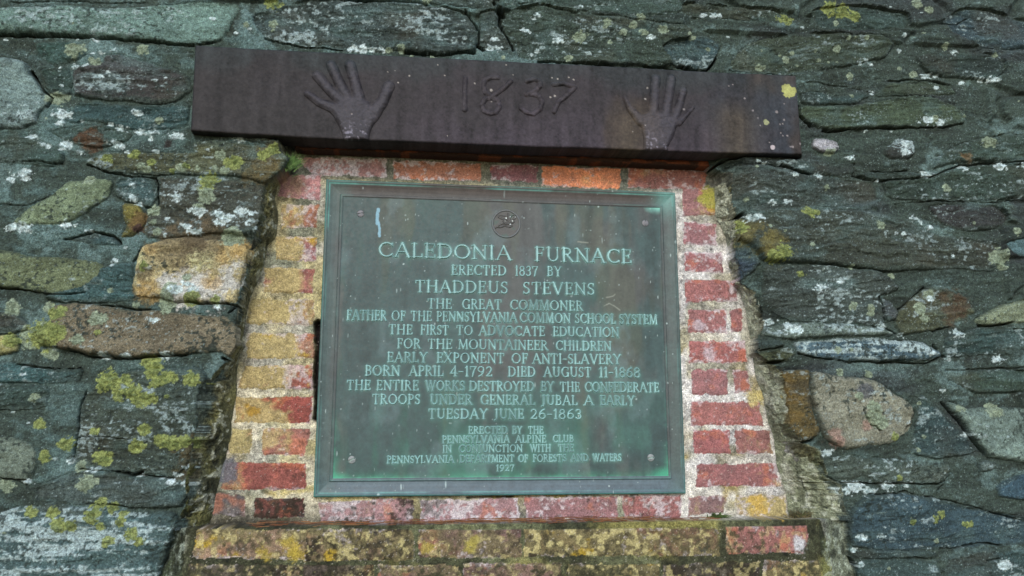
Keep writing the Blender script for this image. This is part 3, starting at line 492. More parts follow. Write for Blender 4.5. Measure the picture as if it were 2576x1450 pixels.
for n, (t, pl, c, wh, oc, dk, s) in enumerate(BRICKS):
    d0 = YS if pl == 'S' else YB
    P = tw(t, s, d0); b = box(P, 0.01); x, z = X[b], Z[b]
    if x.size == 0: continue
    d = psdf(P, x+0.9*wx[b], z+0.9*wz[b]) + 0.0010 + 0.0035*hi[b] + 0.0016*vh[b]; own = (d > 0) & (OWN[b] == (-2 if pl == 'S' else -1))
    o = 37*n % 400
    rise = np.sqrt(np.clip(1-(1-np.clip(d/0.006, 0, 1))**2, 0, 1))
    br = fbm(x, z, 20, 26, 4, o)
    Y[b] = np.where(own, Y[b] - 0.0035*rise*(0.8+0.6*br) - rise*0.0012*fbm(x, z, 90, 90, 3, o+3) + 0.0018, Y[b])
    wh = wh*(0.35 if pl == 'L' else 0.85); base = lin(sat(c, 0.66 if pl == 'R' else 0.76)); f2 = fbm(x, z, 22, 28, 5, o+5); f3 = fbm(x, z, 70, 70, 4, o+9)
    K = base*(1+0.35*f2+0.35*f3)[..., None]
    K = mixc(K, lin((178, 158, 160)), (0.20 if pl in 'RHF' else 0.06)+0*x)
    K = mixc(K, lin((190, 112, 72)), ss(0.2, 0.5, fbm(x, z, 26, 30, 4, o+13))*0.35)
    cxm = P[:, 0].mean()
    # ochre algae grow from the outer side of each jamb
    P0, P1 = P[:, 0].min(), P[:, 0].max(); tx = (x-P0)/(P1-P0)
    side = 1.5*ss(0.85, 0.55, tx)-0.35 if pl == 'L' else (ss(0.3, 1.0, tx) if pl == 'R' else 0.75)
    K = mixc(K, lin((160, 148, 102) if pl != 'S' else (104, 98, 68))*(1+0.35*f3)[..., None], ss(0.52-oc*1.0, 0.92-oc*0.9, 0.5*f2+0.45*fbm(x, z, 9, 9, 4, o+19)+0.35*side+0.25*spk[b])*min(1, .35+oc)*0.9)
    if pl in 'LS' and oc > .6: K = mixc(K, lin((176, 148, 40)), ss(0.35, 0.6, fbm(x, z, 14, 18, 4, o+23)+0.15*spk[b])*0.75)
    lav = ss(0.55, 0.68, tx+0.25*md[b])*ss(0.98, 0.82, tx)*0.5 if pl == 'L' and z.mean() > -0.12 else 0
    fw = 0.7*fbm(x, z, 15, 15, 5, o+29)+0.45*fbm(x, z, 60, 60, 4, o+31)+0.5*spk[b] + 0.3*vh[b] + 0.45*np.exp(-d/0.0045) + lav
    K = mixc(K, lin((182, 174, 176))*(1+0.3*vh[b])[..., None], ss(0.50-wh*0.70, 0.82-wh*0.66, fw)*min(0.92, .45+wh*.7))
    fk = 0.7*fbm(x, z, 12, 14, 5, o+37)+0.4*spk[b]+0.2*hi[b]
    K = mixc(K, lin((46, 40, 32)), ss(0.6-dk*1.0, 0.85-dk*0.9, fk)*min(0.92, .35+dk))
    if pl == 'S':
        sp1 = fbm(x, z, 85, 85, 3, o+41)+0.4*f2
        K = mixc(K, lin((176, 166, 116)), ss(0.12, 0.3, sp1)*0.75*min(1, oc+.2)); K = mixc(K, lin((44, 42, 30)), ss(0.12, 0.34, fbm(x, z, 95, 95, 3, o+43)-0.4*f2)*0.8*min(1, dk+.3))
    C[b] = np.where(own[..., None], K, C[b]); OWN[b] = np.where(own, COURSE[pl], OWN[b])
blot('20', '1890,200,60', lin((150, 116, 36)), .8, YB)
blot('20', '1700,650,90', lin((96, 98, 104)), .9, YB)
blot('22', '540,110,70 590,90,60', lin((176, 162, 106)), .8, YB); blot('22', '590,920,90 560,880,60', lin((178, 150, 78)), .8, YB)
blot('21', '990,1200,60 960,1240,36 640,1240,40', lin((150, 140, 66)), .7, YS); blot('20', '2180,1230,80 2240,1260,60 2000,1280,50', lin((158, 140, 58)), .75, YS)
blot('22', '900,1230,60 880,1200,50', lin((176, 176, 178)), .9, YS); blot('12', '220,130,40', lin((170, 136, 60)), .8, YB)
blot('02', '280,1370,70 300,1440,70 230,1430,50', lin((148, 148, 70)), .85, YS)
blot('12', '190,1240,60 120,1000,40', lin((190, 184, 190)), .55, YB)
# crack between left jamb and plaque, hollow behind its edge
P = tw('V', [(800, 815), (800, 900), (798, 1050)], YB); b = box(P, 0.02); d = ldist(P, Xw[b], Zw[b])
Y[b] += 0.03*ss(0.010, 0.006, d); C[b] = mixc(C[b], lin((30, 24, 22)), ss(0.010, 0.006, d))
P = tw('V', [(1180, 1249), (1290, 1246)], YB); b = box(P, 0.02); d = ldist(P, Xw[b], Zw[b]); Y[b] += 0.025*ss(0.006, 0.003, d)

nb_ = (OWN < 0); wt = ((OWN >= 0) & ~((X > -0.62) & (X < 0.66) & (inn_full)))
C = np.where(wt[..., None], C*np.array([0.71, 0.79, 0.81]), C); C = np.where(nb_[..., None], mixc(mixc(C, lin((196, 190, 176)), (SALT < 0.012)*0.5), lin((52, 44, 36)), (SALT > 0.96)*0.35), C)
FN = fbm(X, Z, 380, 400, 2, 18)
C = C*(1 + np.where(OWN < 0, 0.6, 1.0)*(0.34*(SALT-0.5) + 0.30*FN))[..., None]
# moss and soot creep over the sill
sl_ = inn_full & ((OWN == -2) | (OWN == COURSE['S'])); mo = fbm(X, Z, 7, 12, 5, 86)*0.9 + 0.5*spk + 0.35*vh + 0.25*hi
C = np.where(sl_[..., None], mixc(C, lin((50, 52, 36)), ss(-0.02, 0.30, mo - 0.25*X + 6*np.clip(SP[:, 1].max()-0.085-Z, -.05, .05))*0.8), C)
# the reveal: broken stone ends and rough mortar between the wall face and the bricks
def reveal(so, sI, side, v0):
    a = tw('V', so, YS); bb = tw('V', sI, YB); zt = at(0, v0, YS)[1]*0 + tw('V', [(W_/2, v0)], YS)[0, 1]
    zz = np.arange(ledge-0.004, zt, 0.0014); ks = np.argsort(a[:, 1]); kb = np.argsort(bb[:, 1])
    xo = np.interp(zz, a[ks, 1], a[ks, 0]) + side*0.004 + 0.006*fbm(zz, zz*0, 30, 30, 4, 3) + 0.003*fbm(zz, zz*0, 110, 110, 3, 4)
    xi = np.interp(zz, bb[kb, 1], bb[kb, 0]) - side*0.003 + 0.003*fbm(zz, zz*0, 40, 40, 4, 5)
    xi = np.where(side > 0, np.minimum(xi, xo-0.002), np.maximum(xi, xo+0.002))
    jo = np.clip(np.searchsorted(XS, xo+side*0.006), 0, len(XS)-1); io = np.clip(np.searchsorted(ZS, zz), 0, len(ZS)-1)
    yo = Y[io, jo] + 0.001; co = C[io, jo]
    n = 64; t = np.linspace(0, 1, n)[None, :]; zz2 = np.repeat(zz[:, None], n, 1)
    wl = np.hypot(xo-xi, yo-YB)[:, None]; q = side*5 + t*wl            # distance across the reveal
    hump = np.sin(np.pi*t)
    n1, n2, n3 = fbm(q, zz2, 16, 22, 5, 301), fbm(q, zz2, 70, 80, 4, 303), fbm(q, zz2, 230, 240, 3, 305)
    lay = np.floor(3*fbm(q*0.4, zz2, 8, 34, 4, 307)+.5)
    prof = t**0.8
    xr = xo[:, None] + (xi-xo)[:, None]*t; yr = yo[:, None] + (YB-0.0015-yo)[:, None]*prof
    dd = hump*(0.004 + (0.005 if side > 0 else 0.008)*n1 + 0.0035*n2 + 0.002*n3) + hump*0.004*lay*(t < .6)
    xr = xr - side*dd*0.7; yr = yr - dd*0.7
    # colour: stone ends first, then mortar that yellows towards the bricks
    st_ = ss(0.42, 0.22, t + 0.35*n1 + 0.15*n2 + (0.18 if side > 0 else 0))
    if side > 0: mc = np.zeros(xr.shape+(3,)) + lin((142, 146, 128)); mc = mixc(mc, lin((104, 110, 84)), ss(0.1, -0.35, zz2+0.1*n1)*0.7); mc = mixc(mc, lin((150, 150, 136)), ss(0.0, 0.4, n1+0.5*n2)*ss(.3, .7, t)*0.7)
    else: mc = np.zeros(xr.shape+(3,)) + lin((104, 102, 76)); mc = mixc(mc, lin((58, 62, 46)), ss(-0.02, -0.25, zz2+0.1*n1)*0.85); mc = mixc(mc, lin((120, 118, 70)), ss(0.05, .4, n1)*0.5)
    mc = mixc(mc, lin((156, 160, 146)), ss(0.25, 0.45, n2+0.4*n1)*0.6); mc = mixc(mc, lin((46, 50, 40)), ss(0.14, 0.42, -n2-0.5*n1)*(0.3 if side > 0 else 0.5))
    cr = mixc(mc, co[:, None, :]*0.9, st_*0.85) if True else mc
    cr = cr*np.clip(1+0.4*n2+0.45*n3+0.3*(np.random.default_rng(9).random(xr.shape)-.5), .3, 1.8)[..., None]
    return xr, yr, zz2, np.clip(cr, .01, .8)
REV = [reveal(pts(POLY_OUT)[1:23], pts(POLY_IN)[1:17], -1, 396), reveal(pts(POLY_OUT)[27:-2], pts(POLY_IN)[19:-1], 1, 424)]
C = np.clip(C, 0.01, 0.85)
wall = thing('stone_wall', (0, YS, -1.6), 'rough grey green rubble stone wall spotted with lichen around the niche', 'wall'); wall['kind'] = 'thing'
cellown = OWN[:-1, :-1]
deep = (X[:-1, :-1] > -2)
grid_obj('mortar', (cellown == 0) & deep, X, Y, Z, C, M_MORTAR, wall)
for n, (t, c, h, fr, sp, s, lab) in enumerate(STONES, 1):
    m = cellown == n
    if m.sum() < 12: continue
    o = grid_obj('stone', m, X, Y, Z, C, M_STONE, wall)
    if lab: o['label'] = lab
for xr, yr, zr, cr in REV:
    o = grid_obj('reveal', np.ones((xr.shape[0]-1, xr.shape[1]-1), bool), xr, yr, zr, cr, M_MORTAR, wall); o['label'] = 'rough mortar and broken stone ends lining one side of the niche'
bs = thing('brick_niche', (0, YB, -0.42), 'recessed red brick surround with ochre and white stains framing the plaque', 'brickwork')
grid_obj('mortar_joints', cellown == -1, X, Y, Z, C, M_MORTAR, bs)
for k, nm, lab in (('H', 'header_course', 'orange and red bricks under the lintel'), ('L', 'brick_jamb', 'ochre stained bricks left of the plaque'), ('R', 'brick_jamb', 'white frosted red bricks right of the plaque'), ('F', 'footing_course', 'sooty mauve bricks under the plaque')):
    o = grid_obj(nm, cellown == COURSE[k], X, Y, Z, C, M_BRICK, bs); o['label'] = lab
si = thing('brick_sill', (0, YS, -0.8), 'yellow lichened brick sill jutting out below the niche and plaque', 'sill'); si['kind'] = 'thing'
grid_obj('sill_mortar', cellown == -2, X, Y, Z, C, M_MORTAR, si)
grid_obj('sill_bricks', cellown == COURSE['S'], X, Y, Z, C, M_BRICK, si)
# the rest of the wall beyond the surveyed part, coarser, and the ground at its foot
g2 = 0.012
xs = np.arange(-3.6, 3.7, g2); zs = np.arange(-1.75, 1.8, g2); xc, zc = np.meshgrid(xs, zs)
r2, i2 = rubble(xc, zc, 60)
yc = YS + 0.010 - 0.014*r2 - 0.007*fbm(xc, zc, 3, 3.6, 4, 4) - 0.004*fbm(xc, zc, 20, 30, 4, 6)
cc = lin((66, 76, 68))*(1+0.4*fbm(xc, zc, 12, 16, 4, 41)+(0.9*i2-0.35)*r2)[..., None]
ce = ~((xc[:-1, :-1] > XS[0]+0.0) & (xc[:-1, :-1] < XS[-1]-2*g2) & (zc[:-1, :-1] > ZS[0]) & (zc[:-1, :-1] < ZS[-1]-2*g2))
grid_obj('rubble_face', ce, xc, yc, zc, np.clip(cc, .01, .8), M_STONE, wall)
# ---------------------------------------------------------------- the cast lintel with two hands and the date
YL = -0.080
def poly_at(P, u):
    P = np.asarray(P); s = np.r_[0, np.cumsum(np.hypot(*np.diff(P, axis=0).T))]; s /= s[-1]
    return np.interp(u, s, P[:, 0]), np.interp(u, s, P[:, 1])
topl = tw('V', [(491, 113), (640, 122), (1000, 140), (1250, 152), (1500, 165), (1800, 181), (2003, 190)], YL)
botl = tw('V', [(479, 329), (600, 337), (725, 344), (850, 351), (1000, 355), (1200, 364), (1500, 374), (1610, 379), (1800, 384), (2019, 389)], YL)
NU, NV_ = 840, 150
u = np.linspace(0, 1, NU)[None, :]; v = np.linspace(0, 1, NV_)[:, None]
tx_, tz_ = poly_at(topl, u[0]); bx_, bz_ = poly_at(botl, u[0])
wob = 0.0012*fbm(u[0]*1.3, u[0]*0, 14, 14, 4, 3)
LX = tx_*(1-v)+bx_*v; LZ = (tz_+wob*.7)*(1-v)+(bz_+wob)*v
lw = 1.28; ev = np.minimum(np.minimum(v, 1-v)*0.2, np.minimum(u, 1-u)*lw)
rnd = 0.0035*(1-np.sqrt(np.clip(1-(1-np.clip(ev/0.0045, 0, 1))**2, 0, 1)))
ln1 = fbm(LX, LZ, 12, 14, 5, 90); ln2 = fbm(LX, LZ, 70, 70, 4, 95); ln3 = fbm(LX, LZ, 60, 5, 4, 99); ln4 = fbm(LX, LZ, 220, 220, 3, 92)
LY = YL + rnd + 0.0007*ln1 - 0.0004*ln2
LCc = np.zeros(LX.shape+(3,)) + lin((58, 52, 55))
LCc = mixc(LCc, lin((52, 48, 48)), ss(0.45, 0.05, u+0.2*ln1)*0.9)
LCc = mixc(LCc, lin((74, 64, 73)), ss(0.45, 1.0, v+0.25*ln1)*ss(0.25, 0.5, u)*0.75)
LCc = mixc(LCc, lin((58, 64, 71)), ss(0.8, 1.0, u+0.12*ln1)*0.85)
LCc = mixc(LCc, lin((54, 60, 61)), ss(0.35, 0.0, v+0.3*ln1)*0.7)
LCc = mixc(LCc, lin((74, 62, 54)), ss(0.08, 0.4, fbm(LX, LZ, 7, 5, 4, 101))*ss(0.4, 0.6, u)*0.7)
LCc = mixc(LCc, lin((84, 73, 60)), np.exp(-((u-0.885)/0.035)**2)*ss(0.25, 0.6, v)*0.8 + np.exp(-((u-0.70)/0.03)**2)*ss(0.3, 0.7, v)*0.7)
LCc = LCc*np.array([0.60, 0.63, 0.64])*(1+0.5*ln3+0.3*ln2+0.42*ln4+0.3*(np.random.default_rng(2).random(LX.shape)-.5))[..., None]
def lspot(px, R, col):
    global LCc
    q = np.hypot(LX-px[0], LZ-px[1])/R + 0.30*ln2 + 0.25*ln4
    LCc = mixc(LCc, lin(col)*(1+0.25*ln2[..., None]*1.0+0.25*ln4[..., None]), ss(1.02, 0.9, q))
for s, c in (('800,690,66', (150, 152, 92)), ('630,925,26', (132, 136, 102)), ('680,1112,22 467,743,13 530,835,12 710,845,17 765,905,13 765,785,9 585,948,10 735,938,9 755,935,9 740,1005,9 755,1025,9 790,1025,12 830,1108,16 812,1108,10 655,1075,8 377,640,9 350,650,9 567,892,9 10,825,12 887,1085,14', (168, 158, 160))):
    for w in s.split():
        a, b_, r = (float(q) for q in w.split(',')); lspot(tw('02', [(a, b_)], YL)[0], r*(0.00027 if r > 20 else 0.0002), c if r > 20 else (118, 112, 112))
for w in '727,492,7 1242,492,8 512,573,9 778,570,7 1007,630,9 1590,590,8 1632,598,11 1715,585,10 1752,602,9 1578,735,9 1295,565,6 1132,768,6 2308,665,9 2293,748,10 2290,950,8 2198,995,7 80,870,8 428,625,7 405,535,6 350,545,6 1610,725,12 800,1025,6 1130,680,14'.split():
    a, b_, r = (float(q) for q in w.split(',')); lspot(tw('01', [(a, b_)], YL)[0], r*0.00022, (140, 134, 128))
def hand_pts(s, left):
    P = np.array(pts(s))
    return np.stack(at(742.1+P[:, 0]*.1561, 125.8+P[:, 1]*.1561, YL) if left else at(1534.5+P[:, 0]*.15615, 163.5+P[:, 1]*.15615, YL), -1)
KR = 0.1561*0.00076
def hand_field(fingers, palm, left):
    d = -psdf(chaikin(hand_pts(palm, left), 2), LX, LZ); dp = d.copy()
    for s, rr in fingers:
        P = hand_pts(s, left); f = ldist(P, LX, LZ, [r*KR*1.2 for r in rr])
        k = 0.006; hblend = np.clip(0.5+0.5*(f-d)/k, 0, 1); d = f*(1-hblend)+d*hblend - k*hblend*(1-hblend)
    return -d
HL = hand_field((('200,705 400,850 640,940', (52, 66, 84)), ('365,420 560,650 780,850', (80, 74, 86)), ('585,250 700,500 850,790', (74, 74, 84)), ('890,250 960,500 1030,770', (80, 74, 86)), ('1515,580 1400,850 1230,1060', (84, 84, 110))), '600,900 800,770 1050,730 1180,830 1290,960 1370,1050 1290,1160 1220,1290 1190,1420 1190,1480 780,1480 775,1380 720,1250 640,1100 560,960', True)
HR = hand_field((('240,530 330,710 500,900', (34, 60, 90)), ('735,230 715,500 700,790', (78, 76, 84)), ('985,230 950,500 900,800', (76, 72, 80)), ('1180,420 1130,620 1040,870', (60, 60, 74)), ('1340,690 1230,810 1110,930', (28, 34, 56))), '440,830 640,740 900,770 1080,860 1120,920 1070,1000 1030,1130 960,1270 930,1330 930,1400 545,1400 545,1300 540,1200 510,1000 460,900', False)
DG = np.full(LX.shape, 1.0)
for s in ('935,592 932,700 930,832', '1280,615 1235,660 1180,700 1140,735 1085,700 1072,650 1085,605 1130,585 1180,588', '1140,735 1185,765 1192,815 1165,850 1120,860 1075,840 1060,795 1085,750 1140,735', '1400,615 1460,598 1500,620 1498,655 1460,690 1395,715', '1430,712 1490,725 1515,770 1500,825 1450,862 1395,850 1355,820', '1600,640 1680,632 1765,660 1700,725 1640,770 1605,845'):
    DG = np.minimum(DG, ldist(chaikin(tw('01', s, YL), 1, True) if False else tw('01', s, YL), LX, LZ)-0.0056)
DG = -DG
def dome(d, edge, h): t = np.clip(d/edge+.12, 0, 1); return h*(0.55*t*t*(3-2*t)+0.45*np.sqrt(np.clip(1-(1-t)**2, 0, 1)))
# ground away beside the relief
LYb = LY + 0.0009*np.exp(-(np.clip(-HL, 0, None)/0.008)**2) + 0.0006*np.exp(-(np.clip(-HR, 0, None)/0.006)**2)
def padded(A, ring, back, sx=0):
    for k in range(ring): A = np.pad(A, ((1, 1), (1, 1)) + ((0, 0),)*(A.ndim-2), mode='edge')
    return A
R_ = 6
PX, PZ, PY, PC = (padded(A, R_, None) for A in (LX, LZ, LYb, LCc))
ii, jj = np.indices(PX.shape); ring = np.maximum(np.maximum(R_-ii, ii-(PX.shape[0]-1-R_)), np.maximum(R_-jj, jj-(PX.shape[1]-1-R_)))
PY = PY + np.clip(ring, 0, R_)*0.058/R_ + (ring > 0)*0.0
sidew = 0.0012*fbm(PX*1.0, PY, 60, 90, 3, 44)*(ring > 0)
PZ = PZ + sidew
lt = thing('dated_lintel', (0, YL, 0.44), 'dark brown cast lintel with two raised hands and the date 1837 above the plaque', 'lintel'); lt['kind'] = 'thing'
grid_obj('lintel_body', np.ones((PX.shape[0]-1, PX.shape[1]-1), bool), PX, PY, PZ, PC, M_IRON, lt)
for nm, d, hgt, edge, lift in (('handprint', HL, 0.0056, 0.0105, 0.10), ('handprint', HR, 0.0046, 0.0105, 0.08), ('date_numerals', DG, 0.0036, 0.0052, 0.42)):
    yy = LY - dome(d, edge, hgt) + 0.0015*(d < 0) + 0.0018*(ln2+.6*ln4)*(d > 0.002) + 0.0006*ln1
    cc_ = LCc*(1+lift)
    if nm == 'handprint': cc_ = mixc(cc_, lin((84, 82, 90)), ss(0.0, 0.010, d)*0.35); cc_ = mixc(cc_, lin((150, 146, 160)), ss(0.25, 0.5, ln4+0.5*ln2)*ss(0.72, 1.0, v)*ss(0, .01, d)*0.6)
    X2, Z2, Y2, C2 = (np.pad(A, ((0, 1), (0, 0))+((0, 0),)*(A.ndim-2), mode='edge') for A in (LX, LZ, yy, cc_))
    Y2[-1] = YL + 0.006
    d2 = np.pad(d, ((0, 1), (0, 0)), mode='edge')
    m = np.maximum(np.maximum(d2[:-1, :-1], d2[1:, 1:]), np.maximum(d2[1:, :-1], d2[:-1, 1:])) > -0.0005
    grid_obj(nm, m, X2, Y2, Z2, C2, M_IRON, lt)
# rusty flat bar under and behind the lintel
Q = tw('V', [(742, 372), (1797, 417)], -0.022)
nb, kb = 420, 26
ub = np.linspace(0, 1, nb); prof = np.array([(0.0, 0.03), (-0.022, 0.03), (-0.022, 0.0), (-0.019, -0.002), (0.03, -0.002)])
sp_ = np.linspace(0, 1, kb); ps = np.r_[0, np.cumsum(np.hypot(*np.diff(prof, axis=0).T))]; ps /= ps[-1]
py_ = np.interp(sp_, ps, prof[:, 0]); pz_ = np.interp(sp_, ps, prof[:, 1])
BX = np.repeat((Q[0, 0]+(Q[1, 0]-Q[0, 0])*ub)[None], kb, 0); BZ = (Q[0, 1]+(Q[1, 1]-Q[0, 1])*ub)[None]+pz_[:, None]
BZ = BZ + 0.0018*fbm(BX, BZ, 30, 30, 4, 21); BY = np.repeat(py_[:, None], nb, 1) + 0.003*fbm(BX, BZ, 60, 160, 4, 23)
BC = mixc(np.zeros(BX.shape+(3,))+lin((58, 40, 32)), lin((120, 66, 40)), ss(0.1, 0.5, fbm(BX, BZ, 40, 200, 4, 25)+0.2*BX)*0.8)
bar = grid_obj('rusty_bar', np.ones((kb-1, nb-1), bool), BX, BY, BZ, BC, M_RUST)
tag(bar, 'rusty flaking iron bar tucked under the dark lintel above the bricks', 'bar')
# ---------------------------------------------------------------- the bronze plaque: Roman capitals drawn as strokes
TK, TN = 0.082, 0.050
def arc(cx, cy, rx, ry, a, b, n=10): return [(cx+rx*math.cos(math.radians(a+(b-a)*i/n)), cy+ry*math.sin(math.radians(a+(b-a)*i/n))) for i in range(n+1)]
def st(*P, w=TK): return (w, list(P))
def sf(x, y, h=.13): return (.028, [(x-h, y), (x+h, y)])
def vt(x, a, b): return (.034, [(x, a), (x, b)])
L0, L1_ = .03, .97
GL = {
'A': (.92, [st((.09, 0), (.46, 1), w=TN), st((.46, .98), (.84, 0)), st((.22, .36), (.68, .36), w=.04), sf(.09, L0, .11), sf(.84, L0, .12)]),
'B': (.68, [st((.16, 0), (.16, 1)), (.058, [(.10, L1_-.01)]+arc(.34, .75, .2, .21, 90, -90)+[(.16, .54)]), (.062, [(.3, .54)]+arc(.36, .285, .24, .245, 90, -90)+[(.06, L0+.01)])]),
'C': (.86, [(.062, arc(.5, .5, .41, .47, 42, 318, 18)), (TK, arc(.5, .5, .4, .44, 140, 220, 6)), vt(.81, .74, .95), vt(.81, .06, .22)]),
'D': (.9, [st((.16, 0), (.16, 1)), (.06, [(.06, L1_-.01)]+arc(.4, .5, .42, .46, 90, -90, 14)+[(.06, L0+.01)]), (TK, arc(.4, .5, .41, .44, 40, -40, 6))]),
'E': (.68, [st((.16, 0), (.16, 1)), st((.06, .965), (.58, .965), w=.042), st((.16, .52), (.48, .52), w=.042), st((.06, .035), (.62, .035), w=.042), vt(.585, .80, .98), vt(.48, .42, .62), vt(.625, .02, .2)]),
'F': (.62, [st((.16, 0), (.16, 1)), st((.06, .965), (.56, .965), w=.042), st((.16, .52), (.46, .52), w=.042), vt(.565, .80, .98), vt(.46, .42, .62), sf(.16, L0)]),
'G': (.92, [(.062, arc(.5, .5, .41, .47, 42, 318, 18)), (TK, arc(.5, .5, .4, .44, 140, 220, 6)), vt(.81, .74, .95), st((.8, .05), (.8, .42)), sf(.78, .42, .12)]),
'H': (.92, [st((.16, 0), (.16, 1)), st((.76, 0), (.76, 1)), st((.16, .52), (.76, .52), w=.042), sf(.16, L0), sf(.16, L1_), sf(.76, L0), sf(.76, L1_)]),
'I': (.36, [st((.18, 0), (.18, 1)), sf(.18, L0), sf(.18, L1_)]),
'J': (.46, [(TK, [(.28, 1), (.28, .1)]), (.05, [(.28, .12), (.22, -.06), (.06, -.12)]), sf(.28, L1_)]),
'K': (.84, [st((.16, 0), (.16, 1)), st((.2, .46), (.68, .98), w=TN), st((.3, .56), (.76, 0)), sf(.16, L0), sf(.16, L1_), sf(.68, L1_, .11), sf(.76, L0, .11)]),
'L': (.66, [st((.16, 0), (.16, 1)), sf(.16, L1_), st((.06, .035), (.6, .035), w=.042), vt(.61, .02, .24)]),
'M': (1.08, [st((.15, 0), (.2, 1), w=TN), st((.2, .98), (.54, .06)), st((.54, .06), (.88, 1), w=TN), st((.88, 1), (.94, 0)), sf(.14, L0, .11), sf(.94, L0, .12), sf(.15, L1_, .08), sf(.93, L1_, .08)]),
'N': (.92, [st((.16, 0), (.16, 1), w=TN), st((.14, .98), (.78, .02)), st((.78, 0), (.78, 1), w=TN), sf(.16, L0, .12), sf(.1, L1_, .09), sf(.78, L1_, .12)]),
'O': (.98, [(.058, arc(.49, .5, .42, .47, 0, 360, 24)), (TK, arc(.49, .5, .41, .44, 145, 215, 6)), (TK, arc(.49, .5, .41, .44, 35, -35, 6))]),
'P': (.66, [st((.16, 0), (.16, 1)), (.06, [(.06, L1_-.01)]+arc(.35, .72, .23, .24, 90, -90)+[(.16, .48)]), sf(.16, L0)]),
'R': (.78, [st((.16, 0), (.16, 1)), (.06, [(.06, L1_-.01)]+arc(.35, .74, .22, .22, 90, -90)+[(.16, .52)]), st((.34, .52), (.7, .02)), sf(.16, L0), sf(.73, L0, .08)]),
'S': (.6, [(.055, arc(.31, .74, .2, .22, 35, 200, 9)), (.075, [(.12, .66), (.22, .56), (.4, .46), (.49, .36)]), (.058, arc(.29, .255, .22, .225, 25, -150, 10)), vt(.5, .78, .96), vt(.09, .04, .24)]),
'T': (.78, [st((.39, 0), (.39, .98)), st((.06, .965), (.72, .965), w=.042), vt(.06, .78, .98), vt(.72, .78, .98), sf(.39, L0)]),
'U': (.9, [(TK, [(.18, 1), (.18, .35)]), (.06, arc(.46, .35, .28, .32, 180, 360, 10)), (TN, [(.74, .35), (.74, 1)]), sf(.18, L1_), sf(.74, L1_, .11)]),
'V': (.9, [st((.1, 1), (.46, 0)), st((.46, .02), (.82, 1), w=TN), sf(.1, L1_, .12), sf(.82, L1_, .1)]),
'W': (1.26, [st((.1, 1), (.4, 0)), st((.4, .02), (.66, .98), w=TN), st((.62, 1), (.9, 0)), st((.9, .02), (1.18, 1), w=TN), sf(.1, L1_, .11), sf(.62, L1_, .1), sf(1.18, L1_, .09)]),
'X': (.86, [st((.1, 1), (.74, 0)), st((.74, 1), (.1, 0), w=TN), sf(.1, L0, .1), sf(.74, L1_, .1), sf(.12, L1_, .11), sf(.74, L0, .11)]),
'Y': (.86, [st((.1, 1), (.43, .48)), st((.43, .48), (.76, 1), w=TN), st((.43, .5), (.43, 0)), sf(.1, L1_, .11), sf(.76, L1_, .1), sf(.43, L0)]),
'1': (.4, [st((.22, 0), (.22, 1)), (.045, [(.06, .84), (.22, .97)]), sf(.22, L0)]),
'2': (.66, [(.058, arc(.3, .7, .23, .26, 160, -20, 10)), (.065, [(.52, .62), (.4, .4), (.08, .05)]), st((.06, .045), (.58, .045), w=.055), vt(.585, .02, .2)]),
'3': (.62, [(.058, arc(.28, .75, .2, .21, 150, -80, 10)), (.066, arc(.27, .28, .24, .26, 85, -150, 12))]),
'4': (.72, [st((.5, 0), (.5, 1)), (.045, [(.5, .97), (.06, .3)]), (.048, [(.05, .3), (.66, .3)]), sf(.5, L0)]),
'6': (.7, [(.062, arc(.34, .3, .26, .27, 0, 360, 18)), (.062, [(.09, .34), (.14, .62), (.3, .85), (.54, .98)])]),
'7': (.64, [(.05, [(.06, .95), (.58, .95)]), (.07, [(.58, .95), (.38, .5), (.26, 0)]), vt(.06, .78, .96)]),
'8': (.66, [(.06, arc(.32, .755, .2, .2, 0, 360, 16)), (.066, arc(.32, .27, .25, .255, 0, 360, 18))]),
'9': (.7, [(.062, arc(.34, .7, .26, .27, 0, 360, 18)), (.062, [(.59, .66), (.54, .38), (.38, .15), (.14, .02)])]),
'-': (.5, [(.05, [(.08, .46), (.42, .46)])]),
}
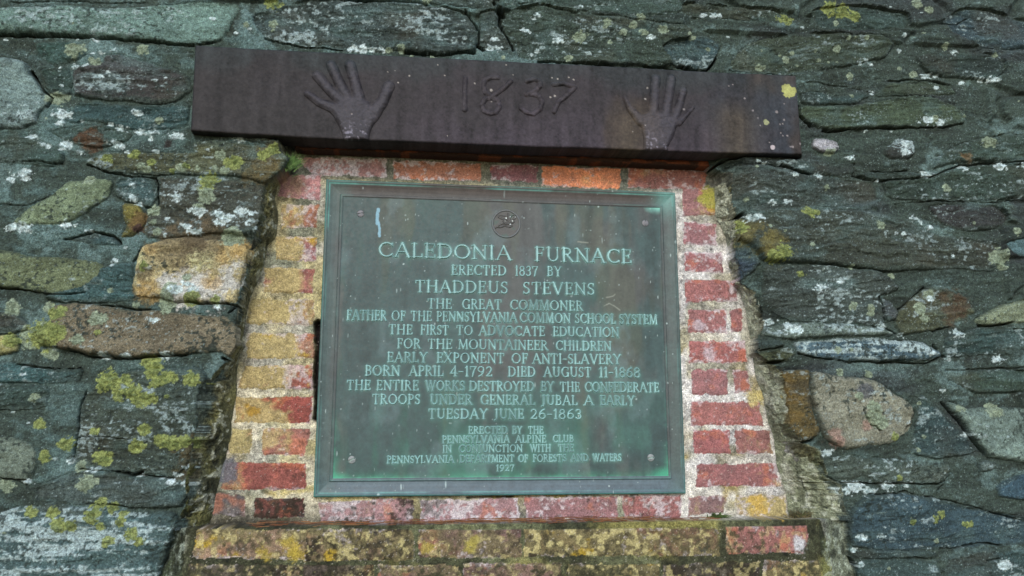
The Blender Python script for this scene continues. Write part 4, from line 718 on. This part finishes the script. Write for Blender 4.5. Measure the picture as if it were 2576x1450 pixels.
# sheet, base line left and right, cap height, words with their left and right ends
LINES = [
('11', 275, 487, 2185, 541, 104, [('CALEDONIA', 275, 1264), ('FURNACE', 1440, 2190)]),
('11', 830, 626, 1660, 637, 72, [('ERECTED', 830, 1240), ('1837', 1305, 1480), ('BY', 1550, 1662)]),
('11', 555, 757, 1910, 778, 88, [('THADDEUS', 555, 1247), ('STEVENS', 1358, 1910)]),
('11', 650, 880, 1820, 897, 72, [('THE', 650, 830), ('GREAT', 905, 1200), ('COMMONER', 1265, 1822)]),
('11', 40, 966, 2380, 1000, 71, [('FATHER', 40, 328), ('OF', 365, 466), ('THE', 505, 660), ('PENNSYLVANIA', 695, 1297), ('COMMON', 1318, 1706), ('SCHOOL', 1740, 2056), ('SYSTEM', 2085, 2384)]),
('11', 355, 1074, 2092, 1095, 70, [('THE', 355, 532), ('FIRST', 590, 797), ('TO', 855, 976), ('ADVOCATE', 1022, 1522), ('EDUCATION', 1583, 2094)]),
('11', 420, 1180, 2035, 1200, 70, [('FOR', 420, 592), ('THE', 645, 826), ('MOUNTAINEER', 870, 1546), ('CHILDREN', 1607, 2037)]),
('11', 345, 1285, 2108, 1300, 72, [('EARLY', 345, 640), ('EXPONENT', 708, 1212), ('OF', 1268, 1391), ('ANTI-SLAVERY', 1425, 2110)]),
('11', 178, 1386, 2252, 1400, 72, [('BORN', 178, 432), ('APRIL', 498, 752), ('4-1792', 800, 1118), ('DIED', 1235, 1442), ('AUGUST', 1505, 1872), ('11-1868', 1933, 2254)]),
('21', 40, 44, 2398, 62, 70, [('THE', 40, 212), ('ENTIRE', 255, 562), ('WORKS', 612, 902), ('DESTROYED', 938, 1427), ('BY', 1480, 1577), ('THE', 1625, 1777), ('CONFEDERATE', 1815, 2398)]),
('21', 232, 150, 2210, 161, 70, [('TROOPS', 232, 582), ('UNDER', 655, 967), ('GENERAL', 1030, 1442), ('JUBAL', 1490, 1767), ('A', 1815, 1892), ('EARLY', 1943, 2212)]),
('21', 655, 261, 1812, 262, 70, [('TUESDAY', 655, 1097), ('JUNE', 1145, 1370), ('26-1863', 1420, 1814)]),
('21', 958, 375, 1522, 373, 52, [('ERECTED', 958, 1250), ('BY', 1290, 1362), ('THE', 1408, 1524)]),
('21', 760, 446, 1748, 438, 52, [('PENNSYLVANIA', 760, 1264), ('ALPINE', 1308, 1542), ('CLUB', 1592, 1750)]),
('21', 763, 516, 1752, 508, 52, [('IN', 763, 830), ('CONJUNCTION', 885, 1362), ('WITH', 1418, 1577), ('THE', 1633, 1754)]),
('21', 343, 597, 2110, 579, 51, [('PENNSYLVANIA', 343, 837), ('DEPARTMENT', 880, 1287), ('OF', 1320, 1392), ('FORESTS', 1430, 1682), ('AND', 1720, 1854), ('WATERS', 1890, 2112)]),
('21', 1168, 657, 1303, 655, 44, [('1927', 1168, 1304)]),
]
PW, PH = 0.390, 0.3342
YF = 0.0045
g3 = 0.0006
tx3 = np.arange(-PW+0.03, PW-0.03, g3); tz3 = np.arange(-PH+0.03, PH-0.02, g3)
TX, TZ = np.meshgrid(tx3, tz3); TD = np.full(TX.shape, 0.05)
line_box = []
for t, xa, ya, xb, yb_, cap, words in LINES:
    A, B = tw(t, [(xa, ya), (xb, yb_)], YF); capm = cap*0.3335*math.hypot(*(B-A))/((xb-xa)*0.3335)*1.03
    dirv = (B-A)/np.linalg.norm(B-A); rows = []
    for wd_, x0, x1 in words:
        p0 = A + (B-A)*(x0-xa)/(xb-xa); p1 = A + (B-A)*(x1-xa)/(xb-xa)
        gap = 0.10 if len(wd_) < 9 else 0.07
        tot = sum(GL[c][0] for c in wd_) + gap*(len(wd_)-1); sx = (np.linalg.norm(p1-p0))/tot; off = 0.
        for c in wd_:
            gw, strokes = GL[c]
            for hw, Pk in strokes:
                P = np.array([p0 + dirv*sx*(off+px) + np.array([0, capm*py]) for px, py in Pk])
                m = 0.012
                j0, j1 = np.searchsorted(tx3, [P[:, 0].min()-m, P[:, 0].max()+m]); i0, i1 = np.searchsorted(tz3, [P[:, 1].min()-m, P[:, 1].max()+m])
                b = (slice(i0, i1), slice(j0, j1))
                TD[b] = np.minimum(TD[b], ldist(P, TX[b], TZ[b]) - hw*capm*0.86)
            off += gw+gap
    line_box.append((min(A[1], B[1])-capm*0.2, max(A[1], B[1])+capm*1.06, A, B, capm))
# panel and frame lattice
g4 = 0.0011
ax_ = np.r_[-PW, -PW+0.0006, -PW+0.0016, np.arange(-PW+0.003, PW-0.0029, g4), PW-0.0016, PW-0.0006, PW]
az_ = np.r_[-PH, -PH+0.0006, -PH+0.0016, np.arange(-PH+0.003, PH-0.0029, g4), PH-0.0016, PH-0.0006, PH]
AX, AZ = np.meshgrid(ax_, az_)
E_ = np.minimum(PW-np.abs(AX), PH-np.abs(AZ))
FR = 0.0375
AY = np.interp(E_, [0, .0006, .0016, .003, .0065, .0075, .0090, .016, .024, .0310, .0318, .0325, .0338, .0342, .0347, .0352, .0365, FR], [.0125, .004, .0004, -.0012, -.0012, .0006, .0010, .0034, .0050, .0056, .0040, .0026, .0026, .0040, .0040, .0026, .0028, YF])
pn1 = fbm(AX, AZ, 14, 16, 5, 110); pn2 = fbm(AX, AZ, 70, 70, 4, 115); pst = fbm(AX+0.01*pn1, AZ, 42, 3.2, 5, 120); pn3 = fbm(AX, AZ, 240, 240, 2, 125)
plo = fbm(AX, AZ, 3.2, 3.6, 4, 128)
AY = AY + 0.00025*pn1 + 0.00012*pn2
def samp(A, x, z, fill):            # value of the fine text lattice at the panel's points
    j = np.clip(((x-tx3[0])/g3).round().astype(int), 0, len(tx3)-1); i = np.clip(((z-tz3[0])/g3).round().astype(int), 0, len(tz3)-1)
    r = A[i, j]; out = (x < tx3[0]) | (x > tx3[-1]) | (z < tz3[0]) | (z > tz3[-1]); return np.where(out, fill, r)
AD = samp(TD, AX, AZ, 0.05)
def bronze(x, z, n1, n2, stv, n3, lo_):
    c = np.zeros(x.shape+(3,)) + lin((52, 68, 66))
    c = mixc(c, lin((40, 62, 56)), ss(-0.1, 0.35, stv*0.7+0.5*lo_-0.5*x))
    c = mixc(c, lin((72, 66, 64)), ss(0.05, 0.45, fbm(x, z, 8, 5, 4, 130)+0.3*stv)*0.75)
    c = mixc(c, lin((66, 66, 54)), ss(0.05, 0.4, fbm(x, z, 16, 4, 4, 133)+0.4*stv)*0.6)
    c = mixc(c, lin((84, 96, 96)), ss(0.1, 0.5, fbm(x, z, 20, 12, 5, 136))*0.45)
    return np.array([1.02, 1.18, 1.22])*c*(1+0.42*stv+0.22*n2+0.12*n3)[..., None]
AC = bronze(AX, AZ, pn1, pn2, pst, pn3, plo)
# verdigris settled round the letters
hal = np.zeros(AX.shape)
for (zl, zh, A, B, cm_), s in zip(line_box, (1, .75, .75, .72, .9, .8, .8, .75, .8, .9, 1, .85, 1, 1.05, 1, 1.1, .8)):
    hal = np.maximum(hal, s*ss(0.006, 0, np.maximum(zl-AZ, AZ-zh)))
vb = 0.5+0.75*pn1+0.5*pn2+0.5*plo
hm = hal*np.clip(np.exp(-np.clip(AD, 0, None)/0.0034)*1.2, 0, 1)*np.clip(0.62+0.55*pn1+0.5*pn2+0.4*plo, 0.15, 1)
AC = mixc(AC, lin((76, 118, 110)), hm*0.65)
AC = mixc(AC, lin((112, 160, 154)), hal*ss(0.0022, 0.0006, AD)*np.clip(0.5+0.8*pn1+0.6*pn2, 0.05, 1)*0.6)
lowz = ss(-0.05, -0.30, AZ)
AC = mixc(AC, lin((70, 132, 112)), ss(-0.1, 0.4, fbm(AX, AZ, 12, 9, 4, 140)+0.3*pst)*lowz*0.3)
# corners and inner edge
ei = E_-FR
AC = mixc(AC, lin((66, 150, 118)), np.exp(-np.clip(ei, 0, None)/0.006)*(ei > -0.004)*ss(-0.12, -0.30, AZ)*np.clip(0.5+pn1+0.6*pn2, 0, 1)*0.75)
for cxs, czs in ((-1, -1), (1, -1)):
    r_ = np.hypot((AX-cxs*(PW-FR)), 1.7*(AZ-czs*(PH-FR))); AC = mixc(AC, lin((64, 158, 124)), (ei > -0.003)*ss(0.045, 0.0, r_+0.03*pn1)*0.75)
r_ = np.hypot(AX-(PW-FR), 3*(AZ-(PH-FR))); AC = mixc(AC, lin((120, 190, 176)), ss(0.05, 0.0, r_+0.03*pn1)*0.8)
# frame tones
fm = (E_ < FR)
fc = np.zeros(AX.shape+(3,)) + lin((68, 72, 72))
fc = mixc(fc, lin((76, 92, 100)), ss(-0.27, -0.31, AZ)*0.9); fc = mixc(fc, lin((70, 62, 58)), ss(0.29, 0.32, AZ)*0.8)
fc = mixc(fc, lin((72, 94, 90)), ss(0.33, 0.37, np.abs(AX)+0.03*pn1)*0.55)
fc = mixc(fc, lin((58, 128, 122)), ss(0.0065, 0.001, E_)*np.clip(0.55+pn1+(AZ < -0.3)*.5, 0.1, 1)*0.85)
fc = mixc(fc, lin((96, 158, 150)), ss(0.0030, 0.0, np.abs(E_-0.0085))*np.clip(0.2+0.9*pn1+0.4*(AZ > .3), 0, 1)*0.8)
fc = mixc(fc, lin((92, 150, 138)), ss(0.0022, 0.0, np.abs(E_-0.0335))*np.clip(0.1+0.9*pn1+0.7*plo+(AZ < -.29)*.4, 0, 1)*0.8)
fs = np.where(np.abs(AX)/PW*PH > np.abs(AZ), fbm(AX, AZ, 120, 4, 4, 150), fbm(AX, AZ, 4, 120, 4, 151))
fc = fc*(1+0.22*fs+0.22*pn2+0.12*pn3)[..., None]
fc = mixc(fc, lin((120, 184, 176)), np.exp(-(np.hypot(AX-PW+.02, AZ-PH+.016)/0.03)**2)*0.4)
AC = np.where(fm[..., None], fc, AC)
# drips, fly specks
rg = np.random.default_rng(8)
for _ in range(500):
    px, pz = rg.uniform(-PW, PW), rg.uniform(-PH, PH); a = rg.gamma(1.3, 0.00032)+0.0005; el = 1 + (rg.random() < .3)*rg.uniform(1, 4)
    j0, j1 = np.searchsorted(ax_, [px-3*a, px+3*a]); i0, i1 = np.searchsorted(az_, [pz-3*a*el, pz+3*a*el]); b = (slice(i0, i1), slice(j0, j1))
    if AX[b].size: AC[b] = mixc(AC[b], lin((176, 196, 194)), ss(1.3, 0.5, np.hypot((AX[b]-px)/a, (AZ[b]-pz)/(a*el))+0.3*pn3[b])*rg.uniform(.2, .65))
for s, r in (('278,130 272,180 268,240', .0040), ('280,230 288,280 286,330', .0028)):
    d = ldist(tw('11', s, YF), AX, AZ); AC = mixc(AC, lin((120, 164, 182)), ss(1.1, 0.6, d/r+0.5*pn2+.4*pn3)*0.85)
for s in ('2000,795 2050,785 2065,770', '1980,860 2020,840 2060,860 2100,890', '1785,375 1860,382'):
    d = ldist(tw('11', s, YF), AX, AZ); AC = mixc(AC, lin((130, 136, 124)), ss(1.1, 0.5, d/.0016+0.6*pn2+.4*pn3)*0.6)
AC = np.clip(AC, 0.01, 0.8)
pq = thing('bronze_plaque', (0, 0.012, -0.3342), 'green and brown bronze plaque with raised lettering about a furnace set in brickwork', 'plaque')
fcell = (E_[:-1, :-1] + E_[1:, 1:])*0.5 < FR
pan = grid_obj('panel', ~fcell, AX, AY, AZ, AC, M_BRONZE, pq)
fra = grid_obj('frame', fcell, AX, AY, AZ, AC, M_BRONZE, pq); fra['label'] = 'moulded frame with a blue green lower edge'
# back of the casting
bk = np.meshgrid([-PW, PW], [-PH, PH]); grid_obj('back_plate', np.ones((1, 1), bool), bk[0], np.full((2, 2), .0124), bk[1], np.zeros((2, 2, 3))+.08, M_BRONZE, pq)
# letters: one mesh per line
tn = fbm(TX, TZ, 90, 90, 3, 160); tn2 = fbm(TX, TZ, 14, 16, 4, 110)
TY = YF - 0.0034*ss(0.0006, -0.0009, TD) + 0.0006*ss(0.0003, 0.0009, TD) + 0.0001*tn
TC = np.zeros(TX.shape+(3,)) + lin((136, 174, 172)); TC = mixc(TC, lin((84, 108, 108)), ss(0.0, .45, tn2+.3*tn)*.6); TC = TC*(1+.3*tn)[..., None]
TC = mixc(TC, lin((140, 190, 182)), ss(0.0002, 0.0007, TD)*np.clip(0.45+0.9*tn2+.5*tn, 0, 1)*0.8)
tmin = np.minimum(np.minimum(TD[:-1, :-1], TD[1:, 1:]), np.minimum(TD[1:, :-1], TD[:-1, 1:])) < 0.0009
for k, ((zl, zh, A, B, cm_), Ld) in enumerate(zip(line_box, LINES)):
    basez = A[1] + (B[1]-A[1])*(TX-A[0])/(B[0]-A[0]); m = (TZ > basez-cm_*0.2) & (TZ < basez+cm_*1.12)
    o = grid_obj('lettering', tmin & m[:-1, :-1], TX, TY, TZ, TC, M_BRONZE, pq)
    if k == 0: o['label'] = 'title line in the largest raised capitals'
    if k == 16: o['label'] = 'short bottom line holding only a year'
# round emblem: a sprig of flowers inside a ring
def disc(name, p, R, fn, cfn, g=0.0006):
    q = np.arange(-R-0.001, R+0.001+g, g); dx, dz = np.meshgrid(q, q); rr = np.hypot(dx, dz)
    c = rr < R+0.0008; Yd = fn(dx, dz, rr); Cd = cfn(dx, dz, rr)
    return grid_obj(name, (c[:-1, :-1] & c[1:, 1:] & c[1:, :-1] & c[:-1, 1:]), dx+p[0], Yd, dz+p[1], Cd, M_BRONZE, pq)
pm = tw('11', [(1243, 240)], YF)[0]; RM = 0.0325; kM = 0.06504*0.00083
def em(s):
    P = np.array(pts(s)); return np.stack([(P[:, 0]-815)*kM, -(P[:, 1]-730)*kM], -1)
PET = ['700,560 640,530 560,510 500,470 500,420 560,390 700,400 820,440 910,490 945,600', '700,560 690,640 730,720 820,760 910,740 950,650 900,600 800,560 700,590', '960,560 1010,440 1090,350 1170,370 1170,470 1080,560 970,600', '960,640 1050,600 1140,640 1100,680 1040,690 960,670', '700,720 560,780 420,880 350,950', '450,880 580,890 680,860 720,790', '720,810 850,850 960,870 1040,830 1070,790', '940,420 890,320 880,280', '960,560 930,460 880,400', '1180,420 1200,480 1150,540', '960,730 1000,780 1060,800']
def emb_y(x, z, r):
    e = r*0
    for s in PET: e = np.maximum(e, ss(0.0016, 0.0004, ldist(em(s), x, z)))
    fill = np.maximum(ss(0, .004, psdf(em(PET[0]), x, z)), np.maximum(ss(0, .004, psdf(em(PET[1]), x, z)), ss(0, .004, psdf(em(PET[2]), x, z))))
    ring_ = ss(0.0022, 0.0010, np.abs(r-(RM-0.0022)))
    return YF + 0.0003 - 0.0012*ss(RM+.0006, RM-.001, r) + 0.0004*(r < RM-.004) - 0.0014*ring_ - 0.0016*e - 0.0009*fill
def emb_c(x, z, r):
    n = fbm(x+pm[0], z+pm[1], 60, 60, 4, 170); c = np.zeros(x.shape+(3,)) + lin((74, 74, 72)); c = mixc(c, lin((62, 76, 70)), ss(0, .4, n)); c = c*(1+.3*n)[..., None]
    for w in '815,490,34 975,430,22 1070,610,30 980,750,30 1185,440,16 770,605,14'.split():
        a, b_, q = (float(v_) for v_ in w.split(',')); p = em(f'{a},{b_}')[0]; c = mixc(c, lin((196, 206, 206)), ss(1.1, .8, np.hypot(x-p[0], z-p[1])/(q*kM)))
    return mixc(c, lin((104, 112, 116)), ss(0.0022, 0.0010, np.abs(r-(RM-0.0022)))*.5)
o = disc('medallion', pm, RM, emb_y, emb_c); o['label'] = 'round emblem of a flower sprig inside a ring'
for (uu, vv, ang) in ((907, 538, 12), (1623, 562, 88), (885, 1157, 28), (1637, 1152, 10)):
    p = tw('V', [(uu, vv)], YF)[0]; ca, sa = math.cos(math.radians(ang)), math.sin(math.radians(ang))
    def sy(x, z, r): return YF + 0.0006 - 0.0026*np.sqrt(np.clip(1-(r/0.0086)**2, 0, 1)) + 0.0016*ss(0.0013, 0.0008, np.abs(-x*sa+z*ca))*(r < .0078)
    def sc_(x, z, r):
        n = fbm(x+p[0], z+p[1], 150, 150, 3, 175); c = np.zeros(x.shape+(3,)) + lin((120, 126, 126) if vv > 1000 else (104, 104, 108)); c = mixc(c, lin((90, 150, 132)), ss(.0068, .0080, r)*.2); c = mixc(c, lin((26, 32, 32)), ss(.0070, .0080, r)*.8)
        if vv > 1000: c = mixc(c, lin((150, 178, 166)), ss(0.0016, 0.0008, np.abs(-x*sa+z*ca))*.6)
        return c*(1+.3*n)[..., None]
    disc('screw', p, 0.0082, sy, sc_, 0.0005)
# ---------------------------------------------------------------- tufts rooted in the joints, needles on the ledge
def tuft(name, root, n, length, spread, cols, label, cat, seed, droop=0.5, wid=0.0011, up=1.0, bushy=False, out=0.5):
    rg = np.random.default_rng(seed); V = []; F = []; Cc = []
    for k in range(n):
        a = rg.normal(0, 1); ln = length*rg.uniform(.45, 1.1); c = lin(cols[rg.integers(len(cols))])*rg.uniform(.7, 1.3)
        p = np.array(root) + np.array([rg.normal(0, spread), rg.normal(0, 0.003), rg.normal(0, 0.002 if not bushy else spread*.8)])
        d = np.array([a*0.55, -out*rg.uniform(.2, 1), up*rg.uniform(.5, 1.0)]); d /= np.linalg.norm(d); w = wid*rg.uniform(.7, 1.3)
        side = np.cross(d, [0, 1, 0.2]); side /= np.linalg.norm(side)+1e-9
        for s in range(5):
            f = s/4; q = p + d*ln*f + np.array([a*0.15, -0.1, -droop])*ln*f*f*0.6; ww = w*(1-f*0.92)
            V += [q-side*ww, q+side*ww]; Cc += [c*(0.85+0.4*f)]*2
            if s: i = len(V); F.append((i-4, i-3, i-1, i-2))
    o = mesh_obj(name, V, F, M_LEAF, None, np.array(Cc)); return tag(o, label, cat)
ZL = ledge
p = tw('00', [(2190, 1215)], YS+0.02)[0]; tuft('moss_tuft', (p[0], YS+0.020, p[1]-0.012), 260, 0.030, 0.007, [(86, 116, 62), (104, 132, 74), (66, 92, 52)], 'feathery bright green moss tuft under the left end of the dark lintel', 'moss', 4, 0.3, 0.0007, 1.0, True, 0.4)
p = tw('22', [(265, 1055)], YB-0.02)[0]; tuft('fern_sprig', (p[0], YB-0.02, ZL+0.001), 70, 0.030, 0.008, [(66, 88, 48), (84, 104, 58), (50, 66, 40)], 'small dark green fern sprig growing on the brick ledge', 'fern', 5, 0.8, 0.0012, 0.5, False, 0.5)
p = tw('22', [(885, 1060)], YB-0.03)[0]; tuft('grass_tuft', (p[0], YB-0.03, ZL-0.002), 150, 0.034, 0.011, [(84, 76, 56), (104, 94, 66), (58, 56, 40), (72, 80, 48)], 'dry brown grass tuft in the corner where brick ledge meets mortar', 'grass', 6, 0.5, 0.0007, 0.8, False, 0.3)
rg = np.random.default_rng(12); V = []; F = []; Cc = []
for k in range(420):
    x0 = rg.uniform(-0.50, 0.44) if k % 3 else rg.normal(0.0, 0.12); y0 = rg.uniform(YS+0.008, YB-0.012); ln = rg.uniform(0.012, 0.04); a = rg.normal(0, 0.35)
    d = np.array([math.cos(a), math.sin(a)*0.3, rg.normal(0, 0.05)])*ln/2; q = np.array([x0, y0, ZL + rg.uniform(0.000, 0.007)]); n_ = np.array([-math.sin(a), math.cos(a), 0.6])*0.0006
    i = len(V); V += [q-d-n_, q+d-n_, q+d+n_, q-d+n_]; F.append((i, i+1, i+2, i+3)); Cc += [lin([(118, 74, 46), (92, 58, 40), (132, 96, 62)][rg.integers(3)])]*4
o = mesh_obj('pine_needles', V, F, M_LEAF, None, np.array(Cc)); tag(o, 'fallen rust brown pine needles along the brick ledge', 'needles', kind='stuff')
# ---------------------------------------------------------------- ground (below the picture)
gx, gy = np.meshgrid(np.linspace(-60, 60, 81), np.linspace(-70, 8, 81))
gz = -1.72 + 0.04*fbm(gx, gy, 0.4, 0.4, 4, 5)
gc = lin((96, 86, 62))*(1+0.5*fbm(gx, gy, 2, 2, 4, 9))[..., None]
go = grid_obj('ground', np.ones((80, 80), bool), gx, gy, gz, gc, M_MORTAR); tag(go, 'leaf strewn brown earth at the foot of the stone wall', 'ground', kind='structure')
